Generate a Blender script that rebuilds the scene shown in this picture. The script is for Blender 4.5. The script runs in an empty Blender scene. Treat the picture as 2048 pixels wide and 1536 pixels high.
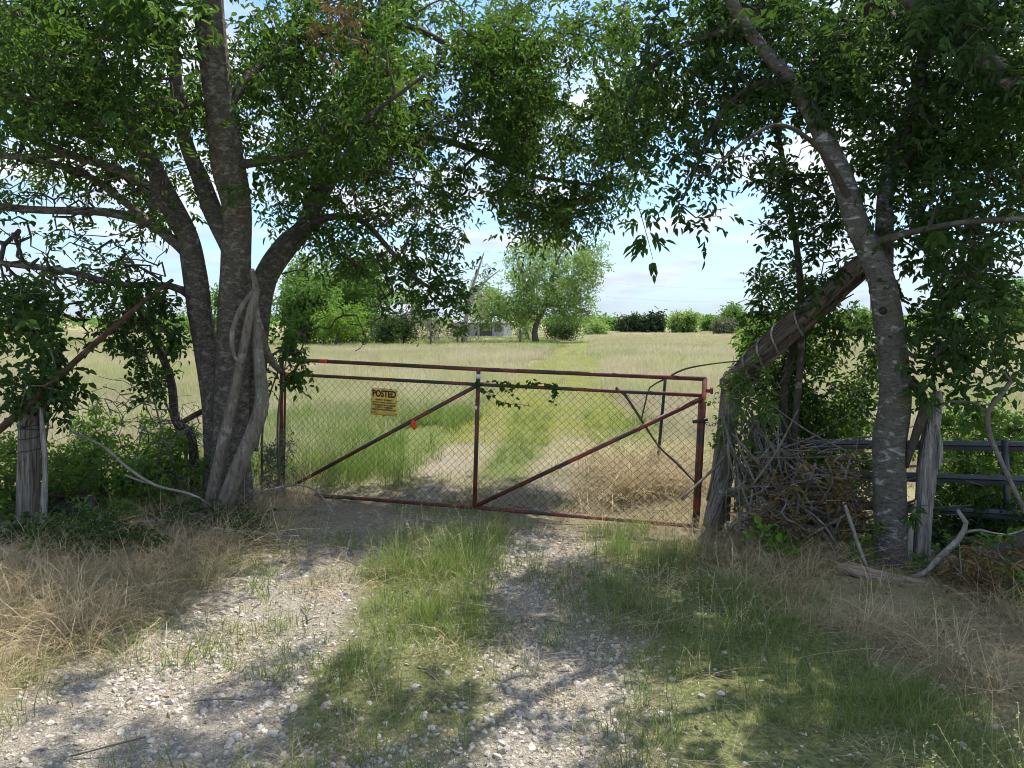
import bpy, math, numpy as np
from mathutils import Vector

# ------------------------------------------------------------------ camera, sky, sun, exposure
sc = bpy.context.scene
COL = sc.collection
R = math.radians
F_PX, CXP, CYP, HOR, EYE = 1538.0, 1024.0, 768.0, 648.0, 1.6      # lens in photo pixels, horizon row, eye height
PITCH = math.atan((CYP - HOR) / F_PX)
cam = bpy.data.cameras.new('camera'); cam_ob = bpy.data.objects.new('camera', cam); COL.objects.link(cam_ob)
cam.sensor_fit = 'HORIZONTAL'; cam.sensor_width = 36.0; cam.lens = 36.0 * F_PX / 2048.0
cam.clip_start = 0.05; cam.clip_end = 6000
cam_ob.location = (0, 0, EYE); cam_ob.rotation_euler = (R(90) - PITCH, 0, 0)
sc.camera = cam_ob

SUN_EL, SUN_AZ = R(61), R(32)           # azimuth from +Y, positive to the right
SUN_DIR = Vector((math.sin(SUN_AZ) * math.cos(SUN_EL), math.cos(SUN_AZ) * math.cos(SUN_EL), math.sin(SUN_EL)))
world = bpy.data.worlds.new('World'); sc.world = world; world.use_nodes = True
wn, wl = world.node_tree.nodes, world.node_tree.links
wn.clear()
def wnode(t, **k):
    n = wn.new(t)
    for a, v in k.items(): setattr(n, a, v)
    return n
w_out = wnode('ShaderNodeOutputWorld'); w_bg = wnode('ShaderNodeBackground'); w_bg.inputs['Strength'].default_value = 0.122
sky = wnode('ShaderNodeTexSky'); sky.sky_type = 'NISHITA'; sky.sun_disc = False
sky.sun_elevation = SUN_EL; sky.sun_rotation = SUN_AZ; sky.air_density = 1.15; sky.dust_density = 0.6; sky.ozone_density = 1.6
tc = wnode('ShaderNodeTexCoord'); sep = wnode('ShaderNodeSeparateXYZ'); wl.new(tc.outputs['Generated'], sep.inputs[0])
def wmath(op, a, b=None):
    m = wnode('ShaderNodeMath', operation=op)
    for i, v in enumerate((a, b)):
        if v is None: continue
        if isinstance(v, (int, float)): m.inputs[i].default_value = v
        else: wl.new(v, m.inputs[i])
    return m.outputs[0]
zc = wmath('ADD', wmath('MAXIMUM', sep.outputs[2], 0.0), 0.16)
comb = wnode('ShaderNodeCombineXYZ')
wl.new(wmath('DIVIDE', sep.outputs[0], zc), comb.inputs[0]); wl.new(wmath('DIVIDE', sep.outputs[1], zc), comb.inputs[1])
cn = wnode('ShaderNodeTexNoise'); cn.inputs['Scale'].default_value = 1.25; cn.inputs['Detail'].default_value = 9; cn.inputs['Roughness'].default_value = 0.58
cn.inputs['Distortion'].default_value = 0.25
wl.new(comb.outputs[0], cn.inputs['Vector'])
cr = wnode('ShaderNodeValToRGB'); cr.color_ramp.elements[0].position = 0.45; cr.color_ramp.elements[1].position = 0.575
cr.color_ramp.elements[0].color = (0.05, 0.05, 0.05, 1); cr.color_ramp.elements[1].color = (1, 1, 1, 1)
wl.new(cn.outputs[0], cr.inputs[0])
cn2 = wnode('ShaderNodeTexNoise'); cn2.inputs['Scale'].default_value = 2.6; cn2.inputs['Detail'].default_value = 6
wl.new(comb.outputs[0], cn2.inputs['Vector'])
cr2 = wnode('ShaderNodeValToRGB'); cr2.color_ramp.elements[0].position = 0.35; cr2.color_ramp.elements[1].position = 0.62
cr2.color_ramp.elements[0].color = (3.2, 3.6, 4.1, 1); cr2.color_ramp.elements[1].color = (5.1, 5.2, 5.3, 1)
wl.new(cn2.outputs[0], cr2.inputs[0])
mixs = wnode('ShaderNodeMix', data_type='RGBA'); wl.new(cr.outputs[0], mixs.inputs[0]); skt = wnode('ShaderNodeMix', data_type='RGBA', blend_type='MULTIPLY'); skt.inputs[0].default_value = 1.0; wl.new(sky.outputs[0], skt.inputs[6]); skt.inputs[7].default_value = (0.60, 0.78, 1.0, 1)
wl.new(skt.outputs[2], mixs.inputs[6]); wl.new(cr2.outputs[0], mixs.inputs[7])
hz = wmath('POWER', wmath('SUBTRACT', 1.0, wmath('MINIMUM', wmath('MAXIMUM', sep.outputs[2], 0.0), 1.0)), 9.0)
mixh = wnode('ShaderNodeMix', data_type='RGBA'); wl.new(wmath('MULTIPLY', hz, 0.8), mixh.inputs[0]); wl.new(mixs.outputs[2], mixh.inputs[6]); mixh.inputs[7].default_value = (2.45, 3.05, 3.75, 1)
wl.new(mixh.outputs[2], w_bg.inputs['Color']); wl.new(w_bg.outputs[0], w_out.inputs[0])

sun = bpy.data.lights.new('sun', 'SUN'); sun.energy = 4.2; sun.angle = R(0.53); sun.color = (1.0, 0.94, 0.84)
sun_ob = bpy.data.objects.new('sun', sun); COL.objects.link(sun_ob)
sun_ob.rotation_euler = SUN_DIR.to_track_quat('Z', 'Y').to_euler(); sun_ob.location = (0, 0, 30)

vs = sc.view_settings
vs.view_transform = 'Standard'; vs.look = 'None'; vs.gamma = 1.0; vs.exposure = 0.95; vs.use_curve_mapping = False
sc.render.engine = 'CYCLES'
cy = sc.cycles
cy.max_bounces = 5; cy.diffuse_bounces = 2; cy.glossy_bounces = 2; cy.transmission_bounces = 5; cy.transparent_max_bounces = 4
cy.filter_width = 1.0; cy.adaptive_threshold = 0.018; cy.use_denoising = True; cy.caustics_reflective = False; cy.caustics_refractive = False
try: cy.denoiser = 'OPENIMAGEDENOISE'; cy.denoising_prefilter = 'ACCURATE'
except Exception: pass

# ------------------------------------------------------------------ helpers
rng = np.random.default_rng(11)
CP, SP = math.cos(PITCH), math.sin(PITCH)
def ray(px, py):
    a = (px - CXP) / F_PX; b = (CYP - py) / F_PX
    return np.array((a, CP + b * SP, -SP + b * CP))
def P(px, py, Y):                       # world point seen at a photo pixel, at distance Y in front of the camera
    d = ray(px, py); t = Y / d[1]
    return np.array((0, 0, EYE)) + d * t
def G(px, py, z=0.0):                   # point of the ground seen at a photo pixel
    d = ray(px, py); t = (z - EYE) / d[2]
    return np.array((0, 0, EYE)) + d * t
def W(wpx, Y): return wpx / F_PX * Y    # size of so many pixels at that distance

def smooth(a, b, x): t = np.clip((x - a) / (b - a), 0, 1); return t * t * (3 - 2 * t)
def _h(ix, iy, s):
    n = (ix.astype(np.int64) * 374761393 + iy.astype(np.int64) * 668265263 + s * 1442695041) & 0x7fffffff
    n = (n ^ (n >> 13)) * 1274126177 & 0x7fffffff
    return ((n ^ (n >> 16)) & 0xffff) / 65535.0
def vnoise(x, y, s=0):
    x = np.asarray(x, float); y = np.asarray(y, float)
    ix, iy = np.floor(x), np.floor(y); fx, fy = x - ix, y - iy
    fx = fx * fx * (3 - 2 * fx); fy = fy * fy * (3 - 2 * fy)
    a, b, c, d = _h(ix, iy, s), _h(ix + 1, iy, s), _h(ix, iy + 1, s), _h(ix + 1, iy + 1, s)
    return (a * (1 - fx) + b * fx) * (1 - fy) + (c * (1 - fx) + d * fx) * fy
def fbm(x, y, s=0, o=4):
    v = 0; a = 0.5
    for i in range(o): v = v + a * vnoise(x * 2 ** i, y * 2 ** i, s + i * 7); a *= 0.5
    return v
def lane(y): return -0.25 + 0.095 * np.maximum(np.asarray(y, float) - 5, 0)
def ground_h(x, y):
    x = np.asarray(x, float); y = np.asarray(y, float)
    near = 0.035 * (fbm(x * 0.9, y * 0.9, 3) - 0.5) * smooth(60, 20, y)
    bank = 0.05 * smooth(-0.1, 1.2, -(x - (-2.2 + (y - 3.27) * 0.2))) * smooth(8.5, 7, y) + 0.02 * smooth(0, 1.4, x - (2.0 - (y - 2.9) * 0.31)) * smooth(8, 6.5, y)
    u = x - lane(y)
    rut = -0.03 * (np.exp(-((u + 1.0) / 0.3) ** 2) + np.exp(-((u - 0.5) / 0.3) ** 2)) * smooth(45, 10, y)
    dip = -0.5 * smooth(50, 135, y)
    far = 0.25 * (fbm(x * 0.05, y * 0.05, 9) - 0.5) * smooth(15, 60, y) + 9.0 * smooth(330, 900, y)
    sill = -0.055 * np.exp(-((y - 6.65 + 0.33 * x) / .55) ** 2) * smooth(3.0, 2.0, np.abs(x))
    return near + bank + rut + dip + far + sill
def GH(x, y): return float(ground_h(np.array([x]), np.array([y]))[0])

def mesh_np(name, V, Fs, attrs=None, smooth_shade=True):
    V = np.ascontiguousarray(V, np.float32); Fs = [np.asarray(f, np.int32) for f in (Fs if isinstance(Fs, list) else [Fs]) if len(f)]
    me = bpy.data.meshes.new(name); me.vertices.add(len(V)); me.vertices.foreach_set('co', V.ravel())
    tot = sum(f.size for f in Fs); npoly = sum(len(f) for f in Fs)
    me.loops.add(tot); me.polygons.add(npoly)
    me.loops.foreach_set('vertex_index', np.concatenate([f.ravel() for f in Fs]))
    sizes = np.concatenate([np.full(len(f), f.shape[1], np.int32) for f in Fs])
    starts = np.concatenate(([0], np.cumsum(sizes)[:-1])).astype(np.int32)
    me.polygons.foreach_set('loop_start', starts)
    me.polygons.foreach_set('use_smooth', np.full(npoly, smooth_shade))
    for k, a in (attrs or {}).items():
        a = np.asarray(a, np.float32)
        at = me.attributes.new(k, 'FLOAT' if a.ndim == 1 else 'FLOAT_VECTOR', 'POINT')
        at.data.foreach_set('value' if a.ndim == 1 else 'vector', a.ravel())
    me.update(calc_edges=True)
    return me
def ob(name, me, m=None, parent=None, loc=None, label=None, cat=None, group=None, kind=None):
    o = bpy.data.objects.new(name, me); COL.objects.link(o)
    if m is not None and me is not None and len(me.materials) == 0: me.materials.append(m)
    if parent is not None: o.parent = parent
    if loc is not None: o.location = loc
    for k, v in (('label', label), ('category', cat), ('group', group), ('kind', kind)):
        if v: o[k] = v
    return o
def thing(name, label, cat, loc=(0, 0, 0), group=None): return ob(name, None, None, None, tuple(loc), label, cat, group)
def norm(v): return v / np.maximum(np.linalg.norm(v, axis=-1, keepdims=True), 1e-9)

def resample(pts, step):
    pts = np.asarray(pts, float); n = len(pts)
    if n > 2:                                                     # Catmull-Rom
        e = np.vstack((2 * pts[0] - pts[1], pts, 2 * pts[-1] - pts[-2])); out = []
        for i in range(n - 1):
            p0, p1, p2, p3 = e[i:i + 4]
            k = max(1, int(np.linalg.norm((p2 - p1)[:3]) / step)); t = np.linspace(0, 1, k, endpoint=False)[:, None]
            out.append(0.5 * (2 * p1 + (p2 - p0) * t + (2 * p0 - 5 * p1 + 4 * p2 - p3) * t * t + (3 * p1 - p0 - 3 * p2 + p3) * t ** 3))
        return np.vstack(out + [pts[-1:]])
    k = max(1, int(np.linalg.norm((pts[1] - pts[0])[:3]) / step)); t = np.linspace(0, 1, k + 1)[:, None]
    return pts[0] * (1 - t) + pts[1] * t
class Tubes:
    def __init__(s): s.V = []; s.Q = []; s.T = []; s.n = 0
    def add(s, pts, rad, sides=6, groove=0.0, gfreq=5, lump=0.0, cap=True, seed=0):
        pts = np.asarray(pts, float); m = len(pts); rad = np.broadcast_to(np.asarray(rad, float), (m,))
        tan = norm(np.gradient(pts, axis=0)); ref = np.array((0.0, 0, 1)) if abs(tan[0, 2]) < 0.9 else np.array((0, 1.0, 0))
        nx = np.cross(ref, tan[0]); nx /= np.linalg.norm(nx); N = [nx]
        for i in range(1, m):
            v = N[-1] - tan[i] * np.dot(N[-1], tan[i]); N.append(v / max(np.linalg.norm(v), 1e-9))
        N = np.array(N); B = np.cross(tan, N)
        a = np.linspace(0, 2 * np.pi, sides, endpoint=False)
        rr = np.repeat(rad[:, None], sides, 1)
        L = np.concatenate(([0], np.cumsum(np.linalg.norm(np.diff(pts, axis=0), axis=1))))
        if groove:                                                 # furrows that run along the wood
            g = vnoise(np.cos(a)[None] * gfreq + 40 + L[:, None] * 0.35, np.sin(a)[None] * gfreq + 40 + L[:, None] * 0.5, seed + 1) - 0.5
            rr = rr * (1 + groove * 2 * g)
        if lump: rr = rr * (1 + lump * 2 * (fbm(np.cos(a)[None] * 1.3 + 9 + L[:, None] * 2.2, np.sin(a)[None] * 1.3 + 9 + L[:, None] * 1.6, seed + 5, 3) - 0.45))
        V = pts[:, None] + rr[:, :, None] * (np.cos(a)[None, :, None] * N[:, None] + np.sin(a)[None, :, None] * B[:, None])
        s.V.append(V.reshape(-1, 3)); i = np.arange(m - 1)[:, None] * sides; j = np.arange(sides)[None]; j2 = (j + 1) % sides
        s.Q.append((s.n + np.stack((i + j, i + j2, i + sides + j2, i + sides + j), -1)).reshape(-1, 4)); s.n += m * sides
        if cap:
            for row, c, fl in ((0, pts[0], True), (m - 1, pts[-1], False)):
                s.V.append(c[None]); b = s.n - m * sides + row * sides if row == 0 else s.n - sides - (1 if row else 0)
                b = (s.n - m * sides) if row == 0 else (s.n - 1 - sides)
                jj = np.arange(sides); f = np.stack((np.full(sides, s.n), b + (jj + 1) % sides, b + jj), -1)
                s.T.append(f if fl else f[:, ::-1]); s.n += 1
        return s
    def mesh(s, name, origin=(0, 0, 0), sm=True):
        V = np.vstack(s.V) - np.asarray(origin)
        return mesh_np(name, V, [np.vstack(s.Q)] + ([np.vstack(s.T)] if s.T else []), smooth_shade=sm)
def pipe(name, pts, r, m, parent=None, origin=(0, 0, 0), sides=10, step=None, **k):
    t = Tubes(); pp = np.asarray(pts, float)
    if step:
        pr = np.column_stack((pp, np.broadcast_to(np.asarray(r, float), (len(pp),)))); q = resample(pr, step); pp, r = q[:, :3], np.maximum(q[:, 3], 1e-4)
    tk = {a: k.pop(a) for a in ('groove', 'gfreq', 'lump', 'seed', 'cap') if a in k}
    t.add(pp, r, sides, **tk)
    return ob(name, t.mesh(name, origin), m, parent, **k)
class Boxes:
    def __init__(s): s.V = []; s.F = []; s.n = 0
    def add(s, lo, hi, M=None):
        lo = np.array(lo, float); hi = np.array(hi, float)
        c = np.array([[x, y, z] for x in (0, 1) for y in (0, 1) for z in (0, 1)]) * (hi - lo) + lo
        if M is not None: c = M(c)
        s.V.append(c); s.F.append(s.n + np.array([[0, 1, 3, 2], [4, 6, 7, 5], [0, 4, 5, 1], [2, 3, 7, 6], [0, 2, 6, 4], [1, 5, 7, 3]])); s.n += 8
        return s
    def quad(s, *p): s.V.append(np.array(p, float)); s.F.append(s.n + np.array([[0, 1, 2, 3]])); s.n += 4; return s
    def mesh(s, name): return mesh_np(name, np.vstack(s.V), np.vstack(s.F), smooth_shade=False)

# ------------------------------------------------------------------ materials
def new_mat(name):
    m = bpy.data.materials.new(name); m.use_nodes = True; nt = m.node_tree; nt.nodes.clear()
    out = nt.nodes.new('ShaderNodeOutputMaterial'); return m, nt, out
class N:
    def __init__(s, nt): s.nt = nt
    def n(s, t, **k):
        q = s.nt.nodes.new(t)
        for a, v in k.items(): setattr(q, a, v)
        return q
    def l(s, a, b): s.nt.links.new(a, b)
    def pos(s): return s.n('ShaderNodeNewGeometry').outputs['Position']
    def objc(s): return s.n('ShaderNodeTexCoord').outputs['Object']
    def mapv(s, v, scale): q = s.n('ShaderNodeMapping'); q.inputs['Scale'].default_value = scale; s.l(v, q.inputs[0]); return q.outputs[0]
    def noise(s, v, scale, detail=5, rough=0.55, dist=0): 
        q = s.n('ShaderNodeTexNoise'); q.inputs['Scale'].default_value = scale; q.inputs['Detail'].default_value = detail
        q.inputs['Roughness'].default_value = rough; q.inputs['Distortion'].default_value = dist; s.l(v, q.inputs['Vector']); return q.outputs[0]
    def ramp(s, f, stops):
        q = s.n('ShaderNodeValToRGB'); e = q.color_ramp.elements
        while len(e) < len(stops): e.new(0.5)
        for i, (p, c) in enumerate(stops):
            e[i].position = p; e[i].color = (c, c, c, 1) if isinstance(c, (int, float)) else (*c, 1)
        s.l(f, q.inputs[0]); return q.outputs[0]
    def mix(s, f, a, b, mode='MIX'):
        q = s.n('ShaderNodeMix', data_type='RGBA', blend_type=mode)
        for sock, v in ((q.inputs[0], f), (q.inputs[6], a), (q.inputs[7], b)):
            if isinstance(v, (int, float)): sock.default_value = v
            elif isinstance(v, tuple): sock.default_value = (*v, 1)
            else: s.l(v, sock)
        return q.outputs[2]
    def math(s, op, a, b=0.0):
        q = s.n('ShaderNodeMath', operation=op)
        for i, v in enumerate((a, b)):
            if isinstance(v, (int, float)): q.inputs[i].default_value = v
            else: s.l(v, q.inputs[i])
        return q.outputs[0]
    def attr(s, name): q = s.n('ShaderNodeAttribute'); q.attribute_name = name; return q
    def pbr(s, col, rough=0.8, metal=0.0, spec=0.3, bump=None, bs=0.4, bd=0.02):
        q = s.n('ShaderNodeBsdfPrincipled'); q.inputs['Roughness'].default_value = rough if isinstance(rough, (int, float)) else 0.5
        if not isinstance(rough, (int, float)): s.l(rough, q.inputs['Roughness'])
        q.inputs['Metallic'].default_value = metal; q.inputs['Specular IOR Level'].default_value = spec
        if isinstance(col, tuple): q.inputs['Base Color'].default_value = (*col, 1)
        else: s.l(col, q.inputs['Base Color'])
        if bump is not None:
            b = s.n('ShaderNodeBump'); b.inputs['Strength'].default_value = bs; b.inputs['Distance'].default_value = bd; s.l(bump, b.inputs['Height']); s.l(b.outputs[0], q.inputs['Normal'])
        return q.outputs[0]

def leaf_mat(name, dark, light, trans, tfac=0.42, rough=0.55, spec=0.2):
    m, nt, out = new_mat(name); k = N(nt)
    t = k.attr('tint').outputs['Fac']
    col = k.mix(t, dark, light)
    col = k.mix(k.ramp(k.noise(k.pos(), 1.1, 2), [(0.4, 0.0), (0.65, 0.55)]), col, tuple(np.array(light) * np.array((0.75, 0.95, 0.7))))
    tcol = k.mix(t, tuple(np.array(trans) * 0.75), trans)
    tr = k.n('ShaderNodeBsdfTranslucent'); k.l(tcol, tr.inputs[0])
    ms = k.n('ShaderNodeMixShader'); ms.inputs[0].default_value = tfac
    k.l(k.pbr(col, rough, spec=spec), ms.inputs[1]); k.l(tr.outputs[0], ms.inputs[2]); k.l(ms.outputs[0], out.inputs[0]); return m
M = {}
M['leaf_ash'] = leaf_mat('ash_leaf', (0.015, 0.038, 0.009), (0.052, 0.104, 0.018), (0.20, 0.38, 0.04), 0.26)
M['leaf_dark'] = leaf_mat('dark_leaf', (0.014, 0.034, 0.010), (0.045, 0.088, 0.020), (0.13, 0.25, 0.04), 0.24)
M['leaf_thicket'] = leaf_mat('thicket_leaf', (0.045, 0.095, 0.022), (0.12, 0.20, 0.04), (0.28, 0.46, 0.07))
M['leaf_lime'] = leaf_mat('lime_leaf', (0.075, 0.165, 0.022), (0.155, 0.285, 0.040), (0.28, 0.46, 0.05), 0.36)
M['leaf_far'] = leaf_mat('far_leaf', (0.060, 0.125, 0.030), (0.135, 0.235, 0.052), (0.23, 0.40, 0.07), 0.36)
M['leaf_pale'] = leaf_mat('pale_leaf', (0.125, 0.215, 0.055), (0.22, 0.33, 0.09), (0.34, 0.50, 0.12), 0.38)
M['leaf_juniper'] = leaf_mat('juniper_leaf', (0.022, 0.042, 0.020), (0.050, 0.080, 0.032), (0.07, 0.12, 0.035), 0.15, 0.7)
M['leaf_grey'] = leaf_mat('grey_leaf', (0.11, 0.125, 0.085), (0.20, 0.205, 0.14), (0.22, 0.25, 0.13), 0.25, 0.7)
M['leaf_dead'] = leaf_mat('dead_leaf', (0.10, 0.062, 0.028), (0.27, 0.17, 0.075), (0.26, 0.15, 0.05), 0.25, 0.7)
M['leaf_litter'] = leaf_mat('litter_leaf', (0.15, 0.105, 0.065), (0.42, 0.33, 0.22), (0.3, 0.22, 0.12), 0.12, 0.8)

def bark_mat(name, base, dark, pale, pale_amt, zs, ring=0.0, bump=0.7, scale=1.0, lsc=7.5):
    m, nt, out = new_mat(name); k = N(nt); o = k.objc()
    v = k.mapv(o, (scale, scale, zs * scale))
    n1 = k.noise(v, 9, 6, 0.62, 0.4); n2 = k.noise(v, 34, 4, 0.6)
    col = k.mix(k.ramp(n1, [(0.25, 0.0), (0.7, 1.0)]), tuple(np.array(dark) * .55 + np.array(base) * .45), base)
    col = k.mix(k.ramp(n2, [(0.46, 0.0), (0.66, 0.75)]), col, dark)
    lich = k.ramp(k.noise(k.mapv(o, (1, 1, 1.0 + ring)), lsc, 6, 0.72, 0.6), [(0.60 - pale_amt * 0.25, 0.0), (0.68 - pale_amt * 0.2, 1.0)])
    col = k.mix(k.math('MULTIPLY', lich, 0.75), col, pale)
    moss = k.ramp(k.noise(o, 2.2, 3), [(0.5, 0.0), (0.72, 0.5)]); col = k.mix(moss, col, (0.075, 0.085, 0.035))
    k.l(k.pbr(col, 0.9, spec=0.15, bump=k.math('ADD', n1, k.math('MULTIPLY', n2, 0.5)), bs=bump, bd=0.03), out.inputs[0]); return m
M['bark_left'] = bark_mat('grey_mottled_bark', (0.145, 0.125, 0.10), (0.045, 0.037, 0.029), (0.28, 0.265, 0.225), 0.35, 1.6, 0.8, 0.7, 1.0, 16)
M['bark_right'] = bark_mat('lichen_spotted_bark', (0.16, 0.145, 0.12), (0.055, 0.047, 0.038), (0.46, 0.46, 0.42), 0.2, 1.8, 1.2, 0.7, 1.0, 9)
M['bark_branch'] = bark_mat('branch_bark', (0.105, 0.088, 0.070), (0.038, 0.031, 0.025), (0.26, 0.25, 0.21), 0.15, 1.0)
M['bark_vine'] = bark_mat('fibrous_vine_bark', (0.27, 0.235, 0.19), (0.085, 0.068, 0.052), (0.38, 0.36, 0.31), 0.25, 0.22, 0, 1.0, 1.5)
M['bark_far'] = bark_mat('far_bark', (0.20, 0.175, 0.15), (0.09, 0.075, 0.06), (0.32, 0.30, 0.27), 0.2, 0.4, 0, 0.5, 0.3)
M['dead_grey'] = bark_mat('dead_grey_wood', (0.36, 0.33, 0.29), (0.15, 0.13, 0.11), (0.46, 0.44, 0.40), 0.3, 0.4, 0, 0.4)
M['stick'] = bark_mat('stick_bark', (0.23, 0.20, 0.165), (0.09, 0.075, 0.06), (0.36, 0.34, 0.30), 0.2, 0.5, 0, 0.4)
M['bark_red'] = bark_mat('peeling_brown_bark', (0.135, 0.078, 0.052), (0.048, 0.027, 0.020), (0.25, 0.19, 0.145), 0.3, 0.12, 0, 1.0, 2.0)

def wood_mat(name, a, b, c, stretch=(14, 14, 0.8), bump=1.0):
    m, nt, out = new_mat(name); k = N(nt); o = k.objc(); v = k.mapv(o, stretch)
    n1 = k.noise(v, 3.0, 6, 0.6, 0.2); n2 = k.noise(v, 11.0, 3)
    col = k.ramp(n1, [(0.28, c), (0.46, a), (0.68, b)])
    col = k.mix(k.ramp(n2, [(0.35, 0.6), (0.5, 0.0)]), col, c)
    k.l(k.pbr(col, 0.88, spec=0.15, bump=k.math('ADD', n1, n2), bs=bump, bd=0.02), out.inputs[0]); return m
M['cedar_post'] = wood_mat('weathered_cedar', (0.25, 0.215, 0.18), (0.42, 0.39, 0.35), (0.065, 0.05, 0.04))
M['cedar_pale'] = wood_mat('silvery_cedar', (0.33, 0.30, 0.26), (0.52, 0.49, 0.44), (0.085, 0.07, 0.055))
M['cedar_brace'] = wood_mat('shaggy_cedar', (0.22, 0.165, 0.125), (0.36, 0.29, 0.225), (0.05, 0.034, 0.026), (15, 15, 0.9), 1.2)
M['log'] = wood_mat('sunbleached_log', (0.38, 0.29, 0.21), (0.52, 0.43, 0.34), (0.13, 0.085, 0.055), (14, 14, 1.0))

def rust_paint(name):
    m, nt, out = new_mat(name); k = N(nt); o = k.pos()
    n = k.noise(o, 5.5, 5, 0.65); n2 = k.noise(o, 40, 4, 0.7); n3 = k.noise(k.mapv(o, (1, 1, 3)), 2.1, 3)
    col = k.ramp(n, [(0.36, (0.052, 0.032, 0.026)), (0.47, (0.15, 0.042, 0.028)), (0.60, (0.27, 0.070, 0.042)), (0.74, (0.20, 0.088, 0.058))])
    col = k.mix(k.ramp(n2, [(0.46, 0.0), (0.62, 0.7)]), col, (0.115, 0.048, 0.030))
    col = k.mix(k.ramp(n3, [(0.54, 0.0), (0.6, 0.85)]), col, (0.045, 0.050, 0.042))
    k.l(k.pbr(col, 0.62, 0.0, 0.4, n2, 0.35, 0.004), out.inputs[0]); return m
M['rust'] = rust_paint('rusty_red_paint')
def plain(name, c, rough=0.6, metal=0.0, spec=0.4, var=0.25, vs=12, bump=0.2):
    m, nt, out = new_mat(name); k = N(nt); n = k.noise(k.pos(), vs, 5, 0.6)
    col = k.mix(k.ramp(n, [(0.35, 0.0), (0.68, 1.0)]), tuple(np.array(c) * (1 - var)), tuple(np.minimum(np.array(c) * (1 + var), 0.95)))
    k.l(k.pbr(col, rough, metal, spec, n, bump, 0.005), out.inputs[0]); return m
M['wire'] = plain('rusty_chain_link_wire', (0.045, 0.034, 0.028), 0.6, 0.3)
M['dark_steel'] = plain('dark_painted_steel', (0.062, 0.070, 0.075), 0.42, 0.2, 0.5, 0.3, 6)
M['black_steel'] = plain('black_steel', (0.03, 0.03, 0.028), 0.5)
M['white_tape'] = plain('white_tape', (0.72, 0.72, 0.72), 0.5, 0, 0.4, 0.1)
M['orange_tape'] = plain('orange_flagging', (0.80, 0.09, 0.035), 0.5, 0, 0.4, 0.12)
M['sign_yellow'] = plain('yellow_sign_paint', (0.84, 0.56, 0.11), 0.45, 0, 0.4, 0.10, 9, 0.05)
M['sign_black'] = plain('black_sign_ink', (0.012, 0.011, 0.010), 0.55)
M['green_tie'] = plain('green_twine', (0.02, 0.18, 0.10), 0.6)
M['cable'] = plain('power_cable', (0.34, 0.38, 0.42), 0.6)
M['house_wall'] = wood_mat('weathered_white_boards', (0.46, 0.46, 0.45), (0.62, 0.62, 0.60), (0.26, 0.255, 0.245), (1.2, 1.2, 6), 0.4)
M['house_grey'] = wood_mat('grey_boards_shade_toned', (0.13, 0.127, 0.122), (0.21, 0.205, 0.20), (0.07, 0.067, 0.064), (1.2, 1.2, 6), 0.4)  # grey boards and trim; the front wall's porch shade is darkened into this colour
M['tin'] = plain('dull_tin_roof', (0.36, 0.37, 0.385), 0.45, 0.4, 0.5, 0.15, 1.5)
M['barn_wall'] = plain('pale_metal_siding', (0.55, 0.57, 0.58), 0.5, 0.1, 0.4, 0.1, 2)
M['glass'] = plain('dusty_window_glass', (0.05, 0.055, 0.06), 0.15, 0, 0.6, 0.3, 3, 0.0)
M['meter'] = plain('dull_dark_metal', (0.035, 0.038, 0.042), 0.55, 0.2, 0.4, 0.35, 9)
M['rust_plain'] = plain('brown_rust', (0.07, 0.038, 0.026), 0.8, 0, 0.2, 0.4, 14)

# ground and grass share one idea of what grows where: large drifting patches over world position
def patch_nodes(k):
    p = k.mapv(k.pos(), (1, 1, 0))
    a = k.noise(p, 0.16, 4, 0.6, 0.5); b = k.noise(k.mapv(p, (0.5, 1.3, 1)), 0.42, 4, 0.6)
    return a, b
m, nt, out = new_mat('ground_soil_and_turf'); k = N(nt); p = k.pos()
zn = k.attr('zone'); sx = k.n('ShaderNodeSeparateXYZ'); k.l(zn.outputs['Vector'], sx.inputs[0])   # x gravel, y green, z dry
n1 = k.noise(p, 6, 6, 0.65); n2 = k.noise(p, 45, 5, 0.7); n3 = k.noise(p, 160, 3, 0.6); pa, pb = patch_nodes(k)
soil = k.mix(k.ramp(n2, [(0.35, 0.0), (0.65, 1.0)]), (0.17, 0.13, 0.09), (0.36, 0.29, 0.205))
grav = k.mix(k.ramp(n2, [(0.38, 0.0), (0.6, 1.0)]), (0.27, 0.235, 0.18), (0.53, 0.48, 0.40)); grav = k.mix(k.ramp(n3, [(0.4, 0.6), (0.6, 0.0)]), grav, (0.12, 0.10, 0.08))
dry = k.mix(k.ramp(pb, [(0.40, 0.0), (0.62, 1.0)]), (0.36, 0.34, 0.19), (0.32, 0.25, 0.18))
dry = k.mix(k.ramp(n2, [(0.4, 0.5), (0.6, 0.0)]), dry, (0.17, 0.13, 0.085))
green = k.mix(k.ramp(n2, [(0.4, 0.0), (0.6, 1.0)]), (0.075, 0.10, 0.030), (0.20, 0.235, 0.075))
c = k.mix(sx.outputs[0], soil, grav); c = k.mix(sx.outputs[2], c, dry); c = k.mix(sx.outputs[1], c, green)
k.l(k.pbr(c, 0.95, spec=0.1, bump=k.math('ADD', n2, k.math('MULTIPLY', n3, 0.6)), bs=0.8, bd=0.03), out.inputs[0]); M['ground'] = m

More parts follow.
